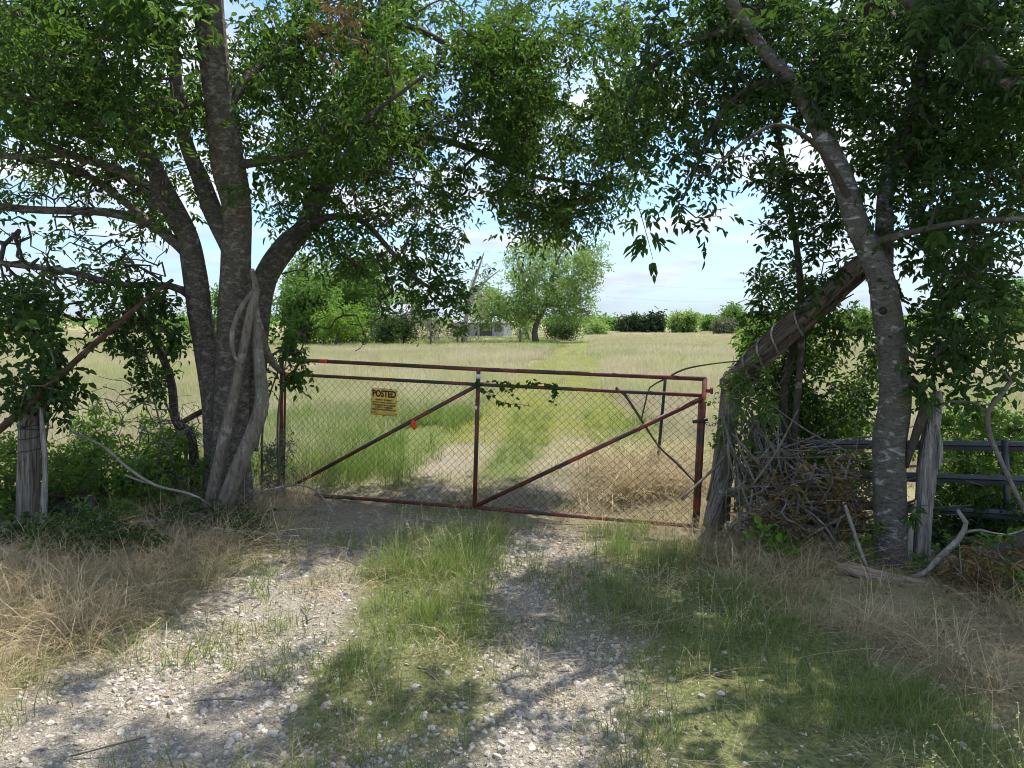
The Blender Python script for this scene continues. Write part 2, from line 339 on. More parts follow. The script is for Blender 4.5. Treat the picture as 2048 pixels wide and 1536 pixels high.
def grass_mat(name, lo, hi, base, trans, tf=0.35, patch=None):
    m, nt, out = new_mat(name); k = N(nt)
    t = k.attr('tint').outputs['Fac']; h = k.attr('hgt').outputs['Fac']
    rnd = k.math('FRACT', k.math('ADD', k.n('ShaderNodeObjectInfo').outputs['Random'], k.attr('rnd').outputs['Fac']))
    col = k.mix(t, lo, hi)
    if not patch and 'green' in name: col = k.mix(k.ramp(t, [(0.80, 0.0), (0.90, 0.9)]), col, (0.46, 0.39, 0.23))
    if patch: col = k.mix(k.ramp(t, [(0.26, 0.9), (0.46, 0.0)]), col, (0.26, 0.33, 0.11))
    col = k.mix(k.math('MULTIPLY', rnd, 0.35), col, tuple(np.array(hi) * np.array((1.15, 1.0, 0.8))))
    if patch:
        a, b = patch_nodes(k)
        col = k.mix(k.ramp(a, [(0.42, 0.0), (0.55, patch[1])]), col, patch[0])
        col = k.mix(k.ramp(b, [(0.47, 0.0), (0.60, patch[3])]), col, patch[2])
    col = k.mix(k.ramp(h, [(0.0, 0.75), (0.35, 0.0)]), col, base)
    tr = k.n('ShaderNodeBsdfTranslucent'); k.l(k.mix(0.6, col, trans), tr.inputs[0])
    ms = k.n('ShaderNodeMixShader'); ms.inputs[0].default_value = tf
    k.l(k.pbr(col, 0.6, spec=0.25), ms.inputs[1]); k.l(tr.outputs[0], ms.inputs[2]); k.l(ms.outputs[0], out.inputs[0]); return m
M['grass_green'] = grass_mat('green_grass', (0.085, 0.155, 0.030), (0.22, 0.31, 0.075), (0.22, 0.18, 0.10), (0.26, 0.40, 0.08))
M['grass_lush'] = grass_mat('lush_grass', (0.09, 0.16, 0.035), (0.25, 0.33, 0.09), (0.13, 0.13, 0.05), (0.26, 0.40, 0.08))
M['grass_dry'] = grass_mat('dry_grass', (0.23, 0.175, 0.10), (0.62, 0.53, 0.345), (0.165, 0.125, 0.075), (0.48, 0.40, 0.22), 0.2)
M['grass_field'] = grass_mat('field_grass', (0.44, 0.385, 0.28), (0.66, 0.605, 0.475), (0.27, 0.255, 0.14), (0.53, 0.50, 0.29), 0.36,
                             ((0.29, 0.37, 0.10), 0.85, (0.43, 0.345, 0.29), 0.8))
M['grass_lane'] = grass_mat('mown_grass', (0.30, 0.33, 0.07), (0.52, 0.50, 0.16), (0.36, 0.32, 0.14), (0.50, 0.52, 0.12), 0.38)
M['seed'] = grass_mat('seed_heads', (0.42, 0.40, 0.22), (0.62, 0.58, 0.36), (0.3, 0.3, 0.15), (0.5, 0.48, 0.25), 0.3)
m, nt, out = new_mat('limestone_gravel'); k = N(nt); r = k.math('FRACT', k.math('ADD', k.n('ShaderNodeObjectInfo').outputs['Random'], k.attr('rnd').outputs['Fac'])); n = k.noise(k.pos(), 60, 4)
c = k.ramp(r, [(0.0, (0.30, 0.26, 0.21)), (0.35, (0.47, 0.43, 0.37)), (0.7, (0.52, 0.48, 0.41)), (1.0, (0.58, 0.545, 0.475))]); c = k.mix(k.ramp(n, [(0.4, 0.5), (0.62, 0.0)]), c, (0.24, 0.20, 0.155))
k.l(k.pbr(c, 0.9, spec=0.15, bump=n, bs=0.4, bd=0.01), out.inputs[0]); M['stone'] = m

# ------------------------------------------------------------------ ground sheet
def zones(x, y):
    x = np.asarray(x, float); y = np.asarray(y, float); u = x - lane(y)
    w = 0.28 * (fbm(x * 1.6, y * 1.6, 21) - 0.5) * 2
    xr = 2.0 - (y - 2.9) * 0.31 + w * 0.7; xl = -2.15 + (y - 3.27) * 0.20 + w * 0.7
    fore = smooth(7.3, 6.5, y); uw = u + w * 0.55
    strip = smooth(-0.74, -0.52, uw) * smooth(0.24, 0.02, uw) * smooth(2.2, 3.3, y + w)
    rgreen = smooth(0.55, 1.05, uw) * smooth(0.25, -0.15, x - xr)
    ldry = smooth(0.25, -0.25, x - xl); rdry = smooth(-0.2, 0.25, x - xr)
    atgate = smooth(5.6, 6.6, y + w) * smooth(8.6, 7.4, y)
    dryf = np.clip(ldry + rdry + 0.75 * atgate, 0, 1); grnf = np.clip(strip + rgreen, 0, 1) * (1 - np.clip(ldry + rdry, 0, 1)) * (1 - atgate * 0.7)
    tr = (np.exp(-((uw + 0.78) / 0.36) ** 4) + np.exp(-((uw - 0.48) / 0.32) ** 4)) * smooth(22, 12, y)
    lanef = smooth(1.55, 1.2, np.abs(uw)) * smooth(9, 13, y)
    lush = (1 - smooth(11, 16, y + 4 * w)) * smooth(7.2, 8.2, y + w) * np.clip(1 - tr * 1.3, 0, 1) * smooth(-4.6, -3.2, x) * smooth(3.4, 1.6, x)
    openg = smooth(2.2, 1.5, np.abs(u)) * smooth(17, 12, y)
    back = 1 - fore
    grav = np.where(y < 7, np.clip(1 - dryf - grnf * 0.8, 0, 1), np.clip(tr, 0, 1) * 0.8)
    green = fore * grnf * 0.8 + back * np.clip(lush + lanef * 0.75, 0, 1)
    dry = fore * dryf * 0.85 + back * np.clip(1 - lush - tr - lanef, 0, 1)
    return dict(grav=np.clip(grav, 0, 1), green=np.clip(green, 0, 1), dry=np.clip(dry, 0, 1), strip=strip * fore * smooth(6.3, 5.7, y), rgreen=rgreen * fore * (1 - rdry) * (1 - atgate * 0.8),
                ldry=ldry * fore * smooth(-1.7, -1.1, x - xl), rdry=rdry * fore * smooth(1.5, 0.9, x - xr), lweed=fore * smooth(-.7, -1.3, x - xl) * smooth(3.6, 4.6, y), rweed=fore * smooth(.55, 1.1, x - xr), atgate=atgate, lush=lush * back, lane=lanef, tr=tr, fore=fore, open=openg, u=u)
ys = np.concatenate((np.linspace(-6, 1.5, 20), np.linspace(1.6, 12, 150), 12 * (1200 / 12) ** np.linspace(0.01, 1, 170)))
ts = np.concatenate((-np.geomspace(1, 0.02, 90), np.linspace(-0.019, 0.019, 30), np.geomspace(0.02, 1, 90)))
gx = np.sort(np.concatenate((np.linspace(-6, 6, 180), -np.geomspace(6.1, 1300, 75), np.geomspace(6.1, 1300, 75))))
X, Y = np.meshgrid(gx, ys); Z = ground_h(X, Y); zz = zones(X, Y); ny, nx = X.shape
idx = (np.arange(ny - 1)[:, None] * nx + np.arange(nx - 1)[None]); F = np.stack((idx, idx + 1, idx + nx + 1, idx + nx), -1).reshape(-1, 4)
gm = mesh_np('ground', np.stack((X, Y, Z), -1).reshape(-1, 3), F, {'zone': np.stack((zz['grav'], zz['green'], zz['dry']), -1).reshape(-1, 3)})
ground = ob('ground', gm, M['ground'], kind='structure')

# ------------------------------------------------------------------ scattering of what nobody could count (grass, gravel)
def protos(name, meshes, m):
    c = bpy.data.collections.new(name)
    for i, me in enumerate(meshes):
        if len(me.materials) == 0: me.materials.append(m)
        o = bpy.data.objects.new('%s_%02d' % (name, i), me); c.objects.link(o)
    return c, len(meshes)
def scatter(name, pr, pos, scl, tilt=0.0, label=None, cat=None, parent=None, spin=None):
    coll, npick = pr; n = len(pos)
    rot = np.stack((rng.normal(0, tilt, n), rng.normal(0, tilt, n), rng.uniform(0, 6.283, n) if spin is None else spin), -1)
    me = bpy.data.meshes.new(name); me.vertices.add(n); me.vertices.foreach_set('co', np.asarray(pos, np.float32).ravel())
    a = me.attributes.new('rot', 'FLOAT_VECTOR', 'POINT'); a.data.foreach_set('vector', rot.astype(np.float32).ravel())
    a = me.attributes.new('scl', 'FLOAT_VECTOR', 'POINT'); s3 = np.asarray(scl, np.float32); s3 = np.repeat(s3[:, None], 3, 1) if s3.ndim == 1 else s3
    a.data.foreach_set('vector', s3.ravel())
    a = me.attributes.new('pick', 'INT', 'POINT'); a.data.foreach_set('value', rng.integers(0, npick, n).astype(np.int32))
    o = ob(name, me, None, parent, None, label, cat, None, 'stuff')
    ng = bpy.data.node_groups.new(name + '_scatter', 'GeometryNodeTree'); nn, ll = ng.nodes, ng.links
    ng.interface.new_socket('Geometry', in_out='INPUT', socket_type='NodeSocketGeometry'); ng.interface.new_socket('Geometry', in_out='OUTPUT', socket_type='NodeSocketGeometry')
    gi, go = nn.new('NodeGroupInput'), nn.new('NodeGroupOutput'); ip = nn.new('GeometryNodeInstanceOnPoints'); ci = nn.new('GeometryNodeCollectionInfo')
    ci.inputs['Collection'].default_value = coll; ci.inputs['Separate Children'].default_value = True; ci.inputs['Reset Children'].default_value = True
    def na(nm, t): q = nn.new('GeometryNodeInputNamedAttribute'); q.data_type = t; q.inputs['Name'].default_value = nm; return q.outputs['Attribute']
    e2r = nn.new('FunctionNodeEulerToRotation'); ll.new(na('rot', 'FLOAT_VECTOR'), e2r.inputs[0])
    ll.new(gi.outputs[0], ip.inputs['Points']); ll.new(ci.outputs[0], ip.inputs['Instance']); ip.inputs['Pick Instance'].default_value = True
    ll.new(na('pick', 'INT'), ip.inputs['Instance Index']); ll.new(e2r.outputs[0], ip.inputs['Rotation']); ll.new(na('scl', 'FLOAT_VECTOR'), ip.inputs['Scale'])
    ll.new(ip.outputs[0], go.inputs[0])
    md = o.modifiers.new('scatter', 'NODES'); md.node_group = ng
    return o
def bake(name, pr, pos, scl, tilt=0.0, label=None, cat=None, parent=None):
    coll, npick = pr; n = len(pos); pk = rng.integers(0, npick, n); scl = np.broadcast_to(np.asarray(scl, float), (n,))
    Vs, Fq, Ft, T, H, RN, o = [], [], [], [], [], [], 0
    for i, po in enumerate(coll.objects):
        me = po.data; sel = np.where(pk == i)[0]; m_ = len(sel)
        if not m_: continue
        nv = len(me.vertices); v = np.empty(nv * 3); me.vertices.foreach_get('co', v); v = v.reshape(-1, 3)
        a, b, c = rng.normal(0, tilt, m_), rng.normal(0, tilt, m_), rng.uniform(0, 6.283, m_)
        ca, sa, cb, sb, cc, sn = np.cos(a), np.sin(a), np.cos(b), np.sin(b), np.cos(c), np.sin(c)
        x, y, z = [v[None, :, j] * scl[sel][:, None] for j in range(3)]
        x, y = x * cc[:, None] - y * sn[:, None], x * sn[:, None] + y * cc[:, None]
        y, z = y * ca[:, None] - z * sa[:, None], y * sa[:, None] + z * ca[:, None]
        x, z = x * cb[:, None] + z * sb[:, None], -x * sb[:, None] + z * cb[:, None]
        Vs.append((np.stack((x, y, z), -1) + np.asarray(pos)[sel][:, None]).reshape(-1, 3))
        off = (o + np.arange(m_) * nv)[:, None, None]; o += m_ * nv
        ln = np.empty(len(me.polygons), np.int32); me.polygons.foreach_get('loop_total', ln); li = np.empty(len(me.loops), np.int32); me.loops.foreach_get('vertex_index', li)
        q = li[np.repeat(ln == 4, ln)].reshape(-1, 4); t = li[np.repeat(ln == 3, ln)].reshape(-1, 3)
        if len(q): Fq.append((off + q[None]).reshape(-1, 4))
        if len(t): Ft.append((off + t[None]).reshape(-1, 3))
        for lst, an in ((T, 'tint'), (H, 'hgt')):
            w = np.zeros(nv)
            if an in me.attributes: me.attributes[an].data.foreach_get('value', w)
            lst.append(np.tile(w, m_))
        RN.append(np.repeat(rng.uniform(0, .999, m_), nv))
    me2 = mesh_np(name, np.vstack(Vs), ([np.vstack(Fq)] if Fq else []) + ([np.vstack(Ft)] if Ft else []), {'tint': np.concatenate(T), 'hgt': np.concatenate(H), 'rnd': np.concatenate(RN)}, 'grass' in name or 'thatch' in name)
    return ob(name, me2, coll.objects[0].data.materials[0], parent, None, label, cat, None, 'stuff')
def tuft(n, h, spread, bend, width, seg=3, hv=0.35, flop=0.0):
    ang = rng.uniform(0, 6.283, n); rad = spread * np.sqrt(rng.uniform(0, 1, n)); b = np.stack((rad * np.cos(ang), rad * np.sin(ang), np.zeros(n)), -1)
    a2 = ang + rng.normal(0, 0.9, n); out = np.stack((np.cos(a2), np.sin(a2), np.zeros(n)), -1); side = np.stack((-np.sin(a2 + rng.normal(0, .6, n)), np.cos(a2), np.zeros(n)), -1)
    H = h * (1 + rng.uniform(-hv, hv, n)); B = bend * rng.uniform(0.35, 1.5, n); wd = width * rng.uniform(0.6, 1.35, n); fl = flop * rng.uniform(0, 1, n)
    t = np.linspace(0, 1, seg + 1); V = []; 
    for i, ti in enumerate(t):
        c = b + out * (H * B * ti ** 2)[:, None]; zc_ = H * (ti * (1 - 0.35 * B * ti) - fl * ti ** 3); c[:, 2] = np.maximum(zc_, 0.004)
        ww = wd * (1 - ti ** 1.6)
        V += ([c] if i == seg else [c - side * ww[:, None] / 2, c + side * ww[:, None] / 2])
    V = np.stack(V, 1); K = V.shape[1]; o = (np.arange(n) * K)[:, None]
    q = np.concatenate([o + np.array([[2 * i, 2 * i + 1, 2 * i + 3, 2 * i + 2]]) for i in range(seg - 1)]); tr = o + np.array([[2 * seg - 2, 2 * seg - 1, 2 * seg]])
    tint = np.repeat(rng.uniform(0, 1, n), K); hg = np.tile(np.concatenate((np.repeat(t[:-1], 2), t[-1:])), n)
    return mesh_np('tuft', V.reshape(-1, 3), [q, tr], {'tint': tint, 'hgt': hg})
def seedstalk(n, h, spread):
    T = []; V = []; Q = []; tint = []; hg = []; base = 0
    for i in range(n):
        a = rng.uniform(0, 6.283); r0 = spread * math.sqrt(rng.uniform()); l = rng.uniform(0.1, 0.45); hh = h * rng.uniform(0.75, 1.25)
        p0 = np.array((r0 * math.cos(a), r0 * math.sin(a), 0)); d = np.array((math.cos(a), math.sin(a), 0)); s = np.array((-d[1], d[0], 0))
        pts = [p0 + d * l * hh * t ** 2 + np.array((0, 0, hh * t * (1 - .15 * l * t))) for t in (0, .5, 1)]
        for p in pts: V += [p - s * 0.0010, p + s * 0.0010]
        Q += [[base, base + 1, base + 3, base + 2], [base + 2, base + 3, base + 5, base + 4]]; tint += [0.4] * 6; hg += [0, 0, .5, .5, 1, 1]; base += 6
        for j in range(7):                                        # drooping spikelets
            tp = 1 - j * 0.045; o = p0 + d * l * hh * tp ** 2 + np.array((0, 0, hh * tp * (1 - .15 * l * tp)))
            dd = norm(d * rng.uniform(0.2, 1) + s * rng.uniform(-.8, .8) + np.array((0, 0, rng.uniform(-.7, .5)))); w = np.cross(dd, rng.normal(size=3)); w /= np.linalg.norm(w); L = rng.uniform(.014, .024)
            V += [o, o + dd * L * .5 + w * .0028, o + dd * L, o + dd * L * .5 - w * .0028]; Q.append([base, base + 1, base + 2, base + 3]); tint += [rng.uniform(.3, 1)] * 4; hg += [1] * 4; base += 4
    return mesh_np('seed_stalk', np.array(V), np.array(Q), {'tint': np.array(tint), 'hgt': np.array(hg)})
def stone_mesh(seed):
    r = np.random.default_rng(seed); ph = (1 + 5 ** .5) / 2
    v = np.array([(-1, ph, 0), (1, ph, 0), (-1, -ph, 0), (1, -ph, 0), (0, -1, ph), (0, 1, ph), (0, -1, -ph), (0, 1, -ph), (ph, 0, -1), (ph, 0, 1), (-ph, 0, -1), (-ph, 0, 1)], float)
    v = norm(v) * (1 + r.uniform(-.28, .28, (12, 1))) * np.array((1, r.uniform(.65, .95), r.uniform(.45, .75)))
    f = np.array([(0, 11, 5), (0, 5, 1), (0, 1, 7), (0, 7, 10), (0, 10, 11), (1, 5, 9), (5, 11, 4), (11, 10, 2), (10, 7, 6), (7, 1, 8), (3, 9, 4), (3, 4, 2), (3, 2, 6), (3, 6, 8), (3, 8, 9), (4, 9, 5), (2, 4, 11), (6, 2, 10), (8, 6, 7), (9, 8, 1)])
    return mesh_np('stone', v, f, smooth_shade=False)
def grit_mesh(seed):
    r = np.random.default_rng(seed); v = np.array([(1, 0, 0), (-1, 0, 0), (0, 1, 0), (0, -1, 0), (0, 0, 1), (0, 0, -1)], float) * r.uniform(.6, 1.15, (6, 1)) * np.array((1, .85, .65)) + r.normal(0, .12, (6, 3))
    return mesh_np('grit', v, np.array([(0, 2, 4), (2, 1, 4), (1, 3, 4), (3, 0, 4), (2, 0, 5), (1, 2, 5), (3, 1, 5), (0, 3, 5)]), smooth_shade=False)
def sample(n, x0, x1, y0, y1, wfun, persp=False):
    if persp:                                                     # frustum shaped, denser near
        y = y0 * (y1 / y0) ** rng.uniform(0, 1, n); x = rng.uniform(-1, 1, n) * (0.70 * y + 1.0)
    else: x = rng.uniform(x0, x1, n); y = rng.uniform(y0, y1, n)
    keep = rng.uniform(0, 1, n) < np.clip(wfun(x, y), 0, 1); x, y = x[keep], y[keep]
    return np.stack((x, y, ground_h(x, y) - 0.004), -1)

LOGL = np.array([P(1676, 1138, 4.78)[:2], P(1790, 1160, 4.66)[:2], P(1880, 1176, 4.58)[:2]])
logclear = lambda x, y: 1 - .93 * smooth(.34, .16, np.min([np.hypot(x - c_[0], (y - c_[1] + .14)) for c_ in np.linspace(0, 1, 9)[:, None] * (LOGL[2] - LOGL[0]) + LOGL[0]], axis=0))
PG = protos('green_tuft', [tuft(13, h, .085, b, .0040, 3, .5) for h, b in ((.17, .45), (.22, .4), (.15, .6), (.25, .45), (.19, .8))], M['grass_green'])
PL = protos('lush_tuft', [tuft(30, h, .13, b, .006) for h, b in ((.32, .45), (.38, .5), (.28, .7), (.35, .35))], M['grass_lush'])
PS = protos('short_tuft', [tuft(12, h, .06, .7, .0035) for h in (.06, .08, .10, .07)], M['grass_green'])
PD = protos('dry_tuft', [tuft(22, h, .09, b, .0038, 4, .5, fl) for h, b, fl in ((.32, 1.1, .4), (.26, 1.5, .45), (.38, 1.0, .55), (.22, 1.8, .3), (.30, 1.3, .65))], M['grass_dry'])
PDL = protos('thatch', [tuft(18, h, .10, 2.2, .0034, 3, .5, .55) for h in (.16, .12, .20, .14)], M['grass_dry'])
PF = protos('field_tuft', [tuft(34, h, .20, b, .0055, 3, .4) for h, b in ((.22, .5), (.28, .45), (.20, .8), (.26, .6), (.32, .4))], M['grass_field'])
PFF = protos('far_tuft', [tuft(30, h, .55, b, .022, 2, .4) for h, b in ((.22, .5), (.27, .45), (.19, .7))], M['grass_field'])
PYG = protos('yard_tuft', [tuft(30, h, .55, .5, .022, 2, .4) for h in (.16, .20, .13)], M['grass_lush'])
PN = protos('lane_tuft', [tuft(30, h, .22, .6, .006, 2) for h in (.07, .10, .06)], M['grass_lane'])
PSD = protos('seed_stalk', [seedstalk(4, h, .08) for h in (.34, .40, .30, .37)], M['seed'])
PST = None
PST = protos('pebble', [stone_mesh(100 + i) for i in range(8)], M['stone'])

Zf = lambda x, y: zones(x, y)
nz = lambda x, y, f, s: vnoise(np.asarray(x) * f, np.asarray(y) * f, s)
p = sample(30000, -3, 3.6, 2.1, 7.0, lambda x, y: (Zf(x, y)['strip'] * 0.42 * (.35 + .65 * smooth(2.8, 4.0, y)) + Zf(x, y)['rgreen'] * (0.34 + .16 * smooth(4.2, 3.2, y))) * smooth(.25, .75, nz(x, y, 3.1, 4)))
bake('green_grass', PG, p, rng.uniform(.55, 1.15, len(p)) * (0.58 + 0.38 * smooth(3.2, 4.8, p[:, 1])) * np.where(p[:, 0] > .5, .85, 1) * (1 - .45 * smooth(5.2, 6.4, p[:, 1])), .12, 'green grass with thin upright blades growing along the gravel drive', 'grass')
p = sample(26000, -3, 3.6, 2.1, 7.2, lambda x, y: (.10 + .30 * Zf(x, y)['green'] + .10 * Zf(x, y)['grav']) * smooth(.38, .75, nz(x, y, 2.3, 8)))
bake('short_grass', PS, p, rng.uniform(.6, 1.5, len(p)), .2, 'short sparse grass coming up through the gravel', 'grass')
p = sample(2600, -3, 3.6, 2.2, 6.6, lambda x, y: (Zf(x, y)['strip'] + Zf(x, y)['rgreen']) * .26 * smooth(.4, .7, nz(x, y, 2.0, 14)))
bake('seeding_grass', PSD, p, rng.uniform(.5, .9, len(p)), .12, 'pale nodding seed heads standing above the green grass', 'grass')
p = sample(26000, -6, 6, 2.2, 8.2, lambda x, y: (Zf(x, y)['ldry'] + Zf(x, y)['rdry'] + .03 * Zf(x, y)['atgate']) * (1 - .9 * Zf(x, y)['open'] * smooth(5.2, 6.0, y)) * .42 * logclear(x, y) * smooth(.1, .45, nz(x, y, 1.7, 31)))
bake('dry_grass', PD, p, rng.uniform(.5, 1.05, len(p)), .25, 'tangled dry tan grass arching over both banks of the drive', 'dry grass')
p = sample(30000, -5, 5, 2.2, 8.0, lambda x, y: (.30 * (Zf(x, y)['ldry'] + Zf(x, y)['rdry']) + (.30 * Zf(x, y)['atgate']) + .09 * Zf(x, y)['grav'] + .06 * Zf(x, y)['green']) * logclear(x, y) * smooth(.3, .7, nz(x, y, 1.9, 41)))
bake('flattened_thatch', PDL, p, rng.uniform(.4, 1.2, len(p)) * (1 - .5 * smooth(5.4, 6.4, p[:, 1])) * (1 - .4 * smooth(4.2, 3.2, p[:, 1])), .15, 'flattened straw thatch lying on the ground below the gate', 'dry grass')
p = sample(11000, -5, 5, 6.9, 17, lambda x, y: Zf(x, y)['lush'] * smooth(.15, .55, nz(x, y, .9, 51)) * np.where(Zf(x, y)['u'] < -1.05, .55, .22))
bake('lush_grass', PL, p, rng.uniform(.55, 1.1, len(p)) * np.where(p[:, 0] - lane(p[:, 1]) < -1.0, 1, .55), .12, 'lush green grass just beyond the chain link gate', 'grass')
fieldw = lambda x, y: np.clip(1 - Zf(x, y)['lane'] * .97 - Zf(x, y)['tr'] - Zf(x, y)['lush'] * .72 - Zf(x, y)['open'] * .97, 0, 1) * smooth(7.2, 9, y)
p = sample(30000, 0, 0, 7.0, 42, lambda x, y: fieldw(x, y) * .9, True)
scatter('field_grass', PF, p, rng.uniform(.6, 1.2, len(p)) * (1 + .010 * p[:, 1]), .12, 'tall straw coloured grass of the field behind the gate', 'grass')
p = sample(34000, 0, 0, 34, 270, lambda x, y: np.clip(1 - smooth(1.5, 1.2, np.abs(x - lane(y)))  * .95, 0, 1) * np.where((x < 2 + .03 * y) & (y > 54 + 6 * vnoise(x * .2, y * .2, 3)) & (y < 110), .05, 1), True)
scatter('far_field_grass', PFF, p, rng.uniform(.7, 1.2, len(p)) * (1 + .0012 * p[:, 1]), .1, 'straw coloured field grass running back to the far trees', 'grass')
p = sample(9000, 0, 0, 52, 112, lambda x, y: (x < 2 + .03 * y) * 1.0, True)
scatter('yard_grass', PYG, p, rng.uniform(.7, 1.2, len(p)), .1, 'green grass of the yard around the farmhouse and its trees', 'grass')
p = sample(26000, 0, 0, 7.2, 75, lambda x, y: Zf(x, y)['lane'] * .85 + .25 * Zf(x, y)['tr'] * (y > 7.5), True)
scatter('mown_lane_grass', PN, p, rng.uniform(.6, 1.2, len(p)) * (1 + .012 * p[:, 1]), .1, 'short yellow green grass of the lane crossing the field', 'grass')
# gravel: the largest stones one by one, the rest as one mass
gw = lambda x, y: (Zf(x, y)['grav'] ** 1.7 * .97 + .02) * smooth(7.6, 6.0, y) * (.4 + .6 * smooth(.18, .55, nz(x, y, 1.4, 61))) * (1 - .8 * Zf(x, y)['ldry']) * (1 - .8 * Zf(x, y)['rdry'])
p = sample(30000, -2.7, 2.4, 2.3, 7.4, lambda x, y: gw(x, y) * (1.1 - .10 * y)); p[:, 2] += .004
s = np.exp(rng.normal(math.log(.0115), .42, len(p)))
gr_o = bake('gravel', PST, p, np.clip(s, .005, .024), .5, None, None, ground)
PGR = protos('grit', [grit_mesh(i) for i in range(8)], M['stone'])
p = sample(90000, -2.6, 2.4, 2.3, 6.6, lambda x, y: gw(x, y) * (1.15 - .15 * y)); p[:, 2] += .003
bake('grit', PGR, p, np.exp(rng.normal(math.log(.0072), .38, len(p))), .6, None, None, ground)
p = sample(3600, -2.3, 2.1, 2.35, 4.6, lambda x, y: gw(x, y) * (1.1 - .2 * (y - 2.4)))[:290]; sm_ = [bpy.data.meshes.new_from_object(o) if False else o.data for o in PST[0].objects]
for i, q in enumerate(p):
    o = ob('stone', sm_[i % 8], None, ground); s = float(rng.uniform(.011, .023)); o.scale = (s, s, s); o.location = (q[0], q[1], q[2] + s * .12); o.rotation_euler = (rng.normal(0, .3), rng.normal(0, .3), rng.uniform(0, 6.28))

# ------------------------------------------------------------------ growing branches and leaves
def rect(px0, py0, px1, py1, d0, d1, n, clump=0, round_=True):
    a = rng.uniform(-1, 1, (n * 2, 2))
    cx_, cy_ = (px0 + px1) / 2, (py0 + py1) / 2
    if clump: a = rng.uniform(-1, 1, (n * 4, 2)); a = a[vnoise((cx_ + a[:, 0] * (px1 - px0) / 2) / clump, (cy_ + a[:, 1] * (py1 - py0) / 2) / clump, 17) > .43]
    if round_: a = a[(np.abs(a) ** 2.6).sum(1) < 1]
    a = a[:n]; n = len(a)
    d = rng.uniform(d0, d1, n)
    return np.array([P(cx_ + q[0] * (px1 - px0) / 2, cy_ + q[1] * (py1 - py0) / 2, dd) for q, dd in zip(a, d)]).reshape(-1, 3)
def grow(stems, targets, step=.16, arch=.12, jit=.035, rt=.0035, rexp=.42, rmax=.06):
    nodes = []; 
    for s in stems: nodes.append(resample(np.asarray(s)[:, :3], .12))
    Pn = np.vstack(nodes); n0 = len(Pn); cap = n0 + len(targets) * 40; A = np.zeros((cap, 3)); A[:n0] = Pn; par = np.full(cap, -1); n = n0
    d0 = np.array([np.min(((Pn - t) ** 2).sum(1)) for t in targets]); paths = []
    for ti in np.argsort(d0):
        t = targets[ti]; dv = A[:n] - t; d = np.sqrt((dv ** 2).sum(1)) + .25 * np.maximum(dv[:, 2], 0); i = int(np.argmin(d)); p0 = A[i]
        L = np.linalg.norm(t - p0)
        if L < .03: continue
        mseg = int(np.clip(math.ceil(L / step), 2, 30)); tt = np.linspace(0, 1, mseg + 1)[1:, None]
        c = p0 + (t - p0) * .5 + np.array((0, 0, arch * L)) + rng.normal(0, .10 * L, 3)
        q = (1 - tt) ** 2 * p0 + 2 * (1 - tt) * tt * c + tt ** 2 * t + rng.normal(0, jit, (mseg, 3)) * np.minimum(1, (1 - tt) * 4 + .2)
        ids = [i] + list(range(n, n + mseg)); A[n:n + mseg] = q; par[n:n + mseg] = ids[:-1]; n += mseg; paths.append(ids)
    cnt = np.zeros(n)
    for ids in paths: cnt[ids[-1]] += 1
    for j in range(n - 1, n0 - 1, -1):
        if par[j] >= 0: cnt[par[j]] += cnt[j]
    rad = np.minimum(rt * np.maximum(cnt, 1) ** rexp, rmax)
    out = []
    for ids in paths:
        r = rad[ids].copy(); r[0] = min(r[0], r[1] * 1.25) if ids[0] < n0 else min(r[0], r[1] * 1.15); r[-1] *= .6; out.append((A[ids], r))
    return out
def leaflets(O, D, Nn, ll, lw, fold=.12):
    """folded pointed leaf blades: two quads hinged on the midrib"""
    Wd = norm(np.cross(D, Nn)); n = len(O); ll = np.broadcast_to(ll, (n,))[:, None]; lw = np.broadcast_to(lw, (n,))[:, None]
    up = Nn * lw * fold * 2
    dr = -Nn * ll * .10
    V = np.stack((O, O + D * ll * .30 + Wd * lw * .46 + up, O + D * ll * .66 + Wd * lw * .36 + up + dr * .5, O + D * ll + dr, O + D * ll * .66 - Wd * lw * .36 + up + dr * .5, O + D * ll * .30 - Wd * lw * .46 + up), 1)
    o = (np.arange(n) * 6)[:, None]
    return V.reshape(-1, 3), np.concatenate((o + np.array([[0, 1, 2, 3]]), o + np.array([[0, 3, 4, 5]])))
def compound(O, D, L, ll, lw, pairs=3, alpha=58, droop=.25, r=None):
    r = r or rng; n = len(O); up = norm(np.array((0, 0, 1.0)) + r.normal(0, .45, (n, 3))); S = norm(np.cross(D, up)); Nn = np.cross(S, D)
    sp = [(.28 + .62 * i / pairs, sg) for i in range(pairs) for sg in (-1, 1)] + [(1.0, 0)]
    Os, Ds, Ns, ls, tn = [], [], [], [], []; tin = r.uniform(0, 1, n); lsz = r.uniform(.6, 1.3, n)
    for t, sg in sp:
        b = O + D * (L * t)[:, None] - np.array((0, 0, 1.0)) * (droop * L * t * t)[:, None]
        a = np.radians(alpha + r.normal(0, 12, n)) if sg else r.normal(0, .25, n)
        d = D * np.cos(a)[:, None] + S * (sg * np.sin(a) if sg else np.sin(a))[:, None] + Nn * r.normal(-.18, .28, n)[:, None] - np.array((0, 0, .25)); d = norm(d)
        Os.append(b); Ds.append(d); Ns.append(norm(Nn + r.normal(0, .4, (n, 3)))); ls.append(lsz * r.uniform(.8, 1.15, n)); tn.append(np.clip(tin + r.normal(0, .18, n), 0, 1))
    O2, D2, N2, l2, t2 = map(np.concatenate, (Os, Ds, Ns, ls, tn)); N2 = norm(N2 - D2 * (N2 * D2).sum(1, keepdims=True))
    V, F = leaflets(O2, D2, N2, ll * l2, lw * l2); return V, F, np.repeat(t2, 6)
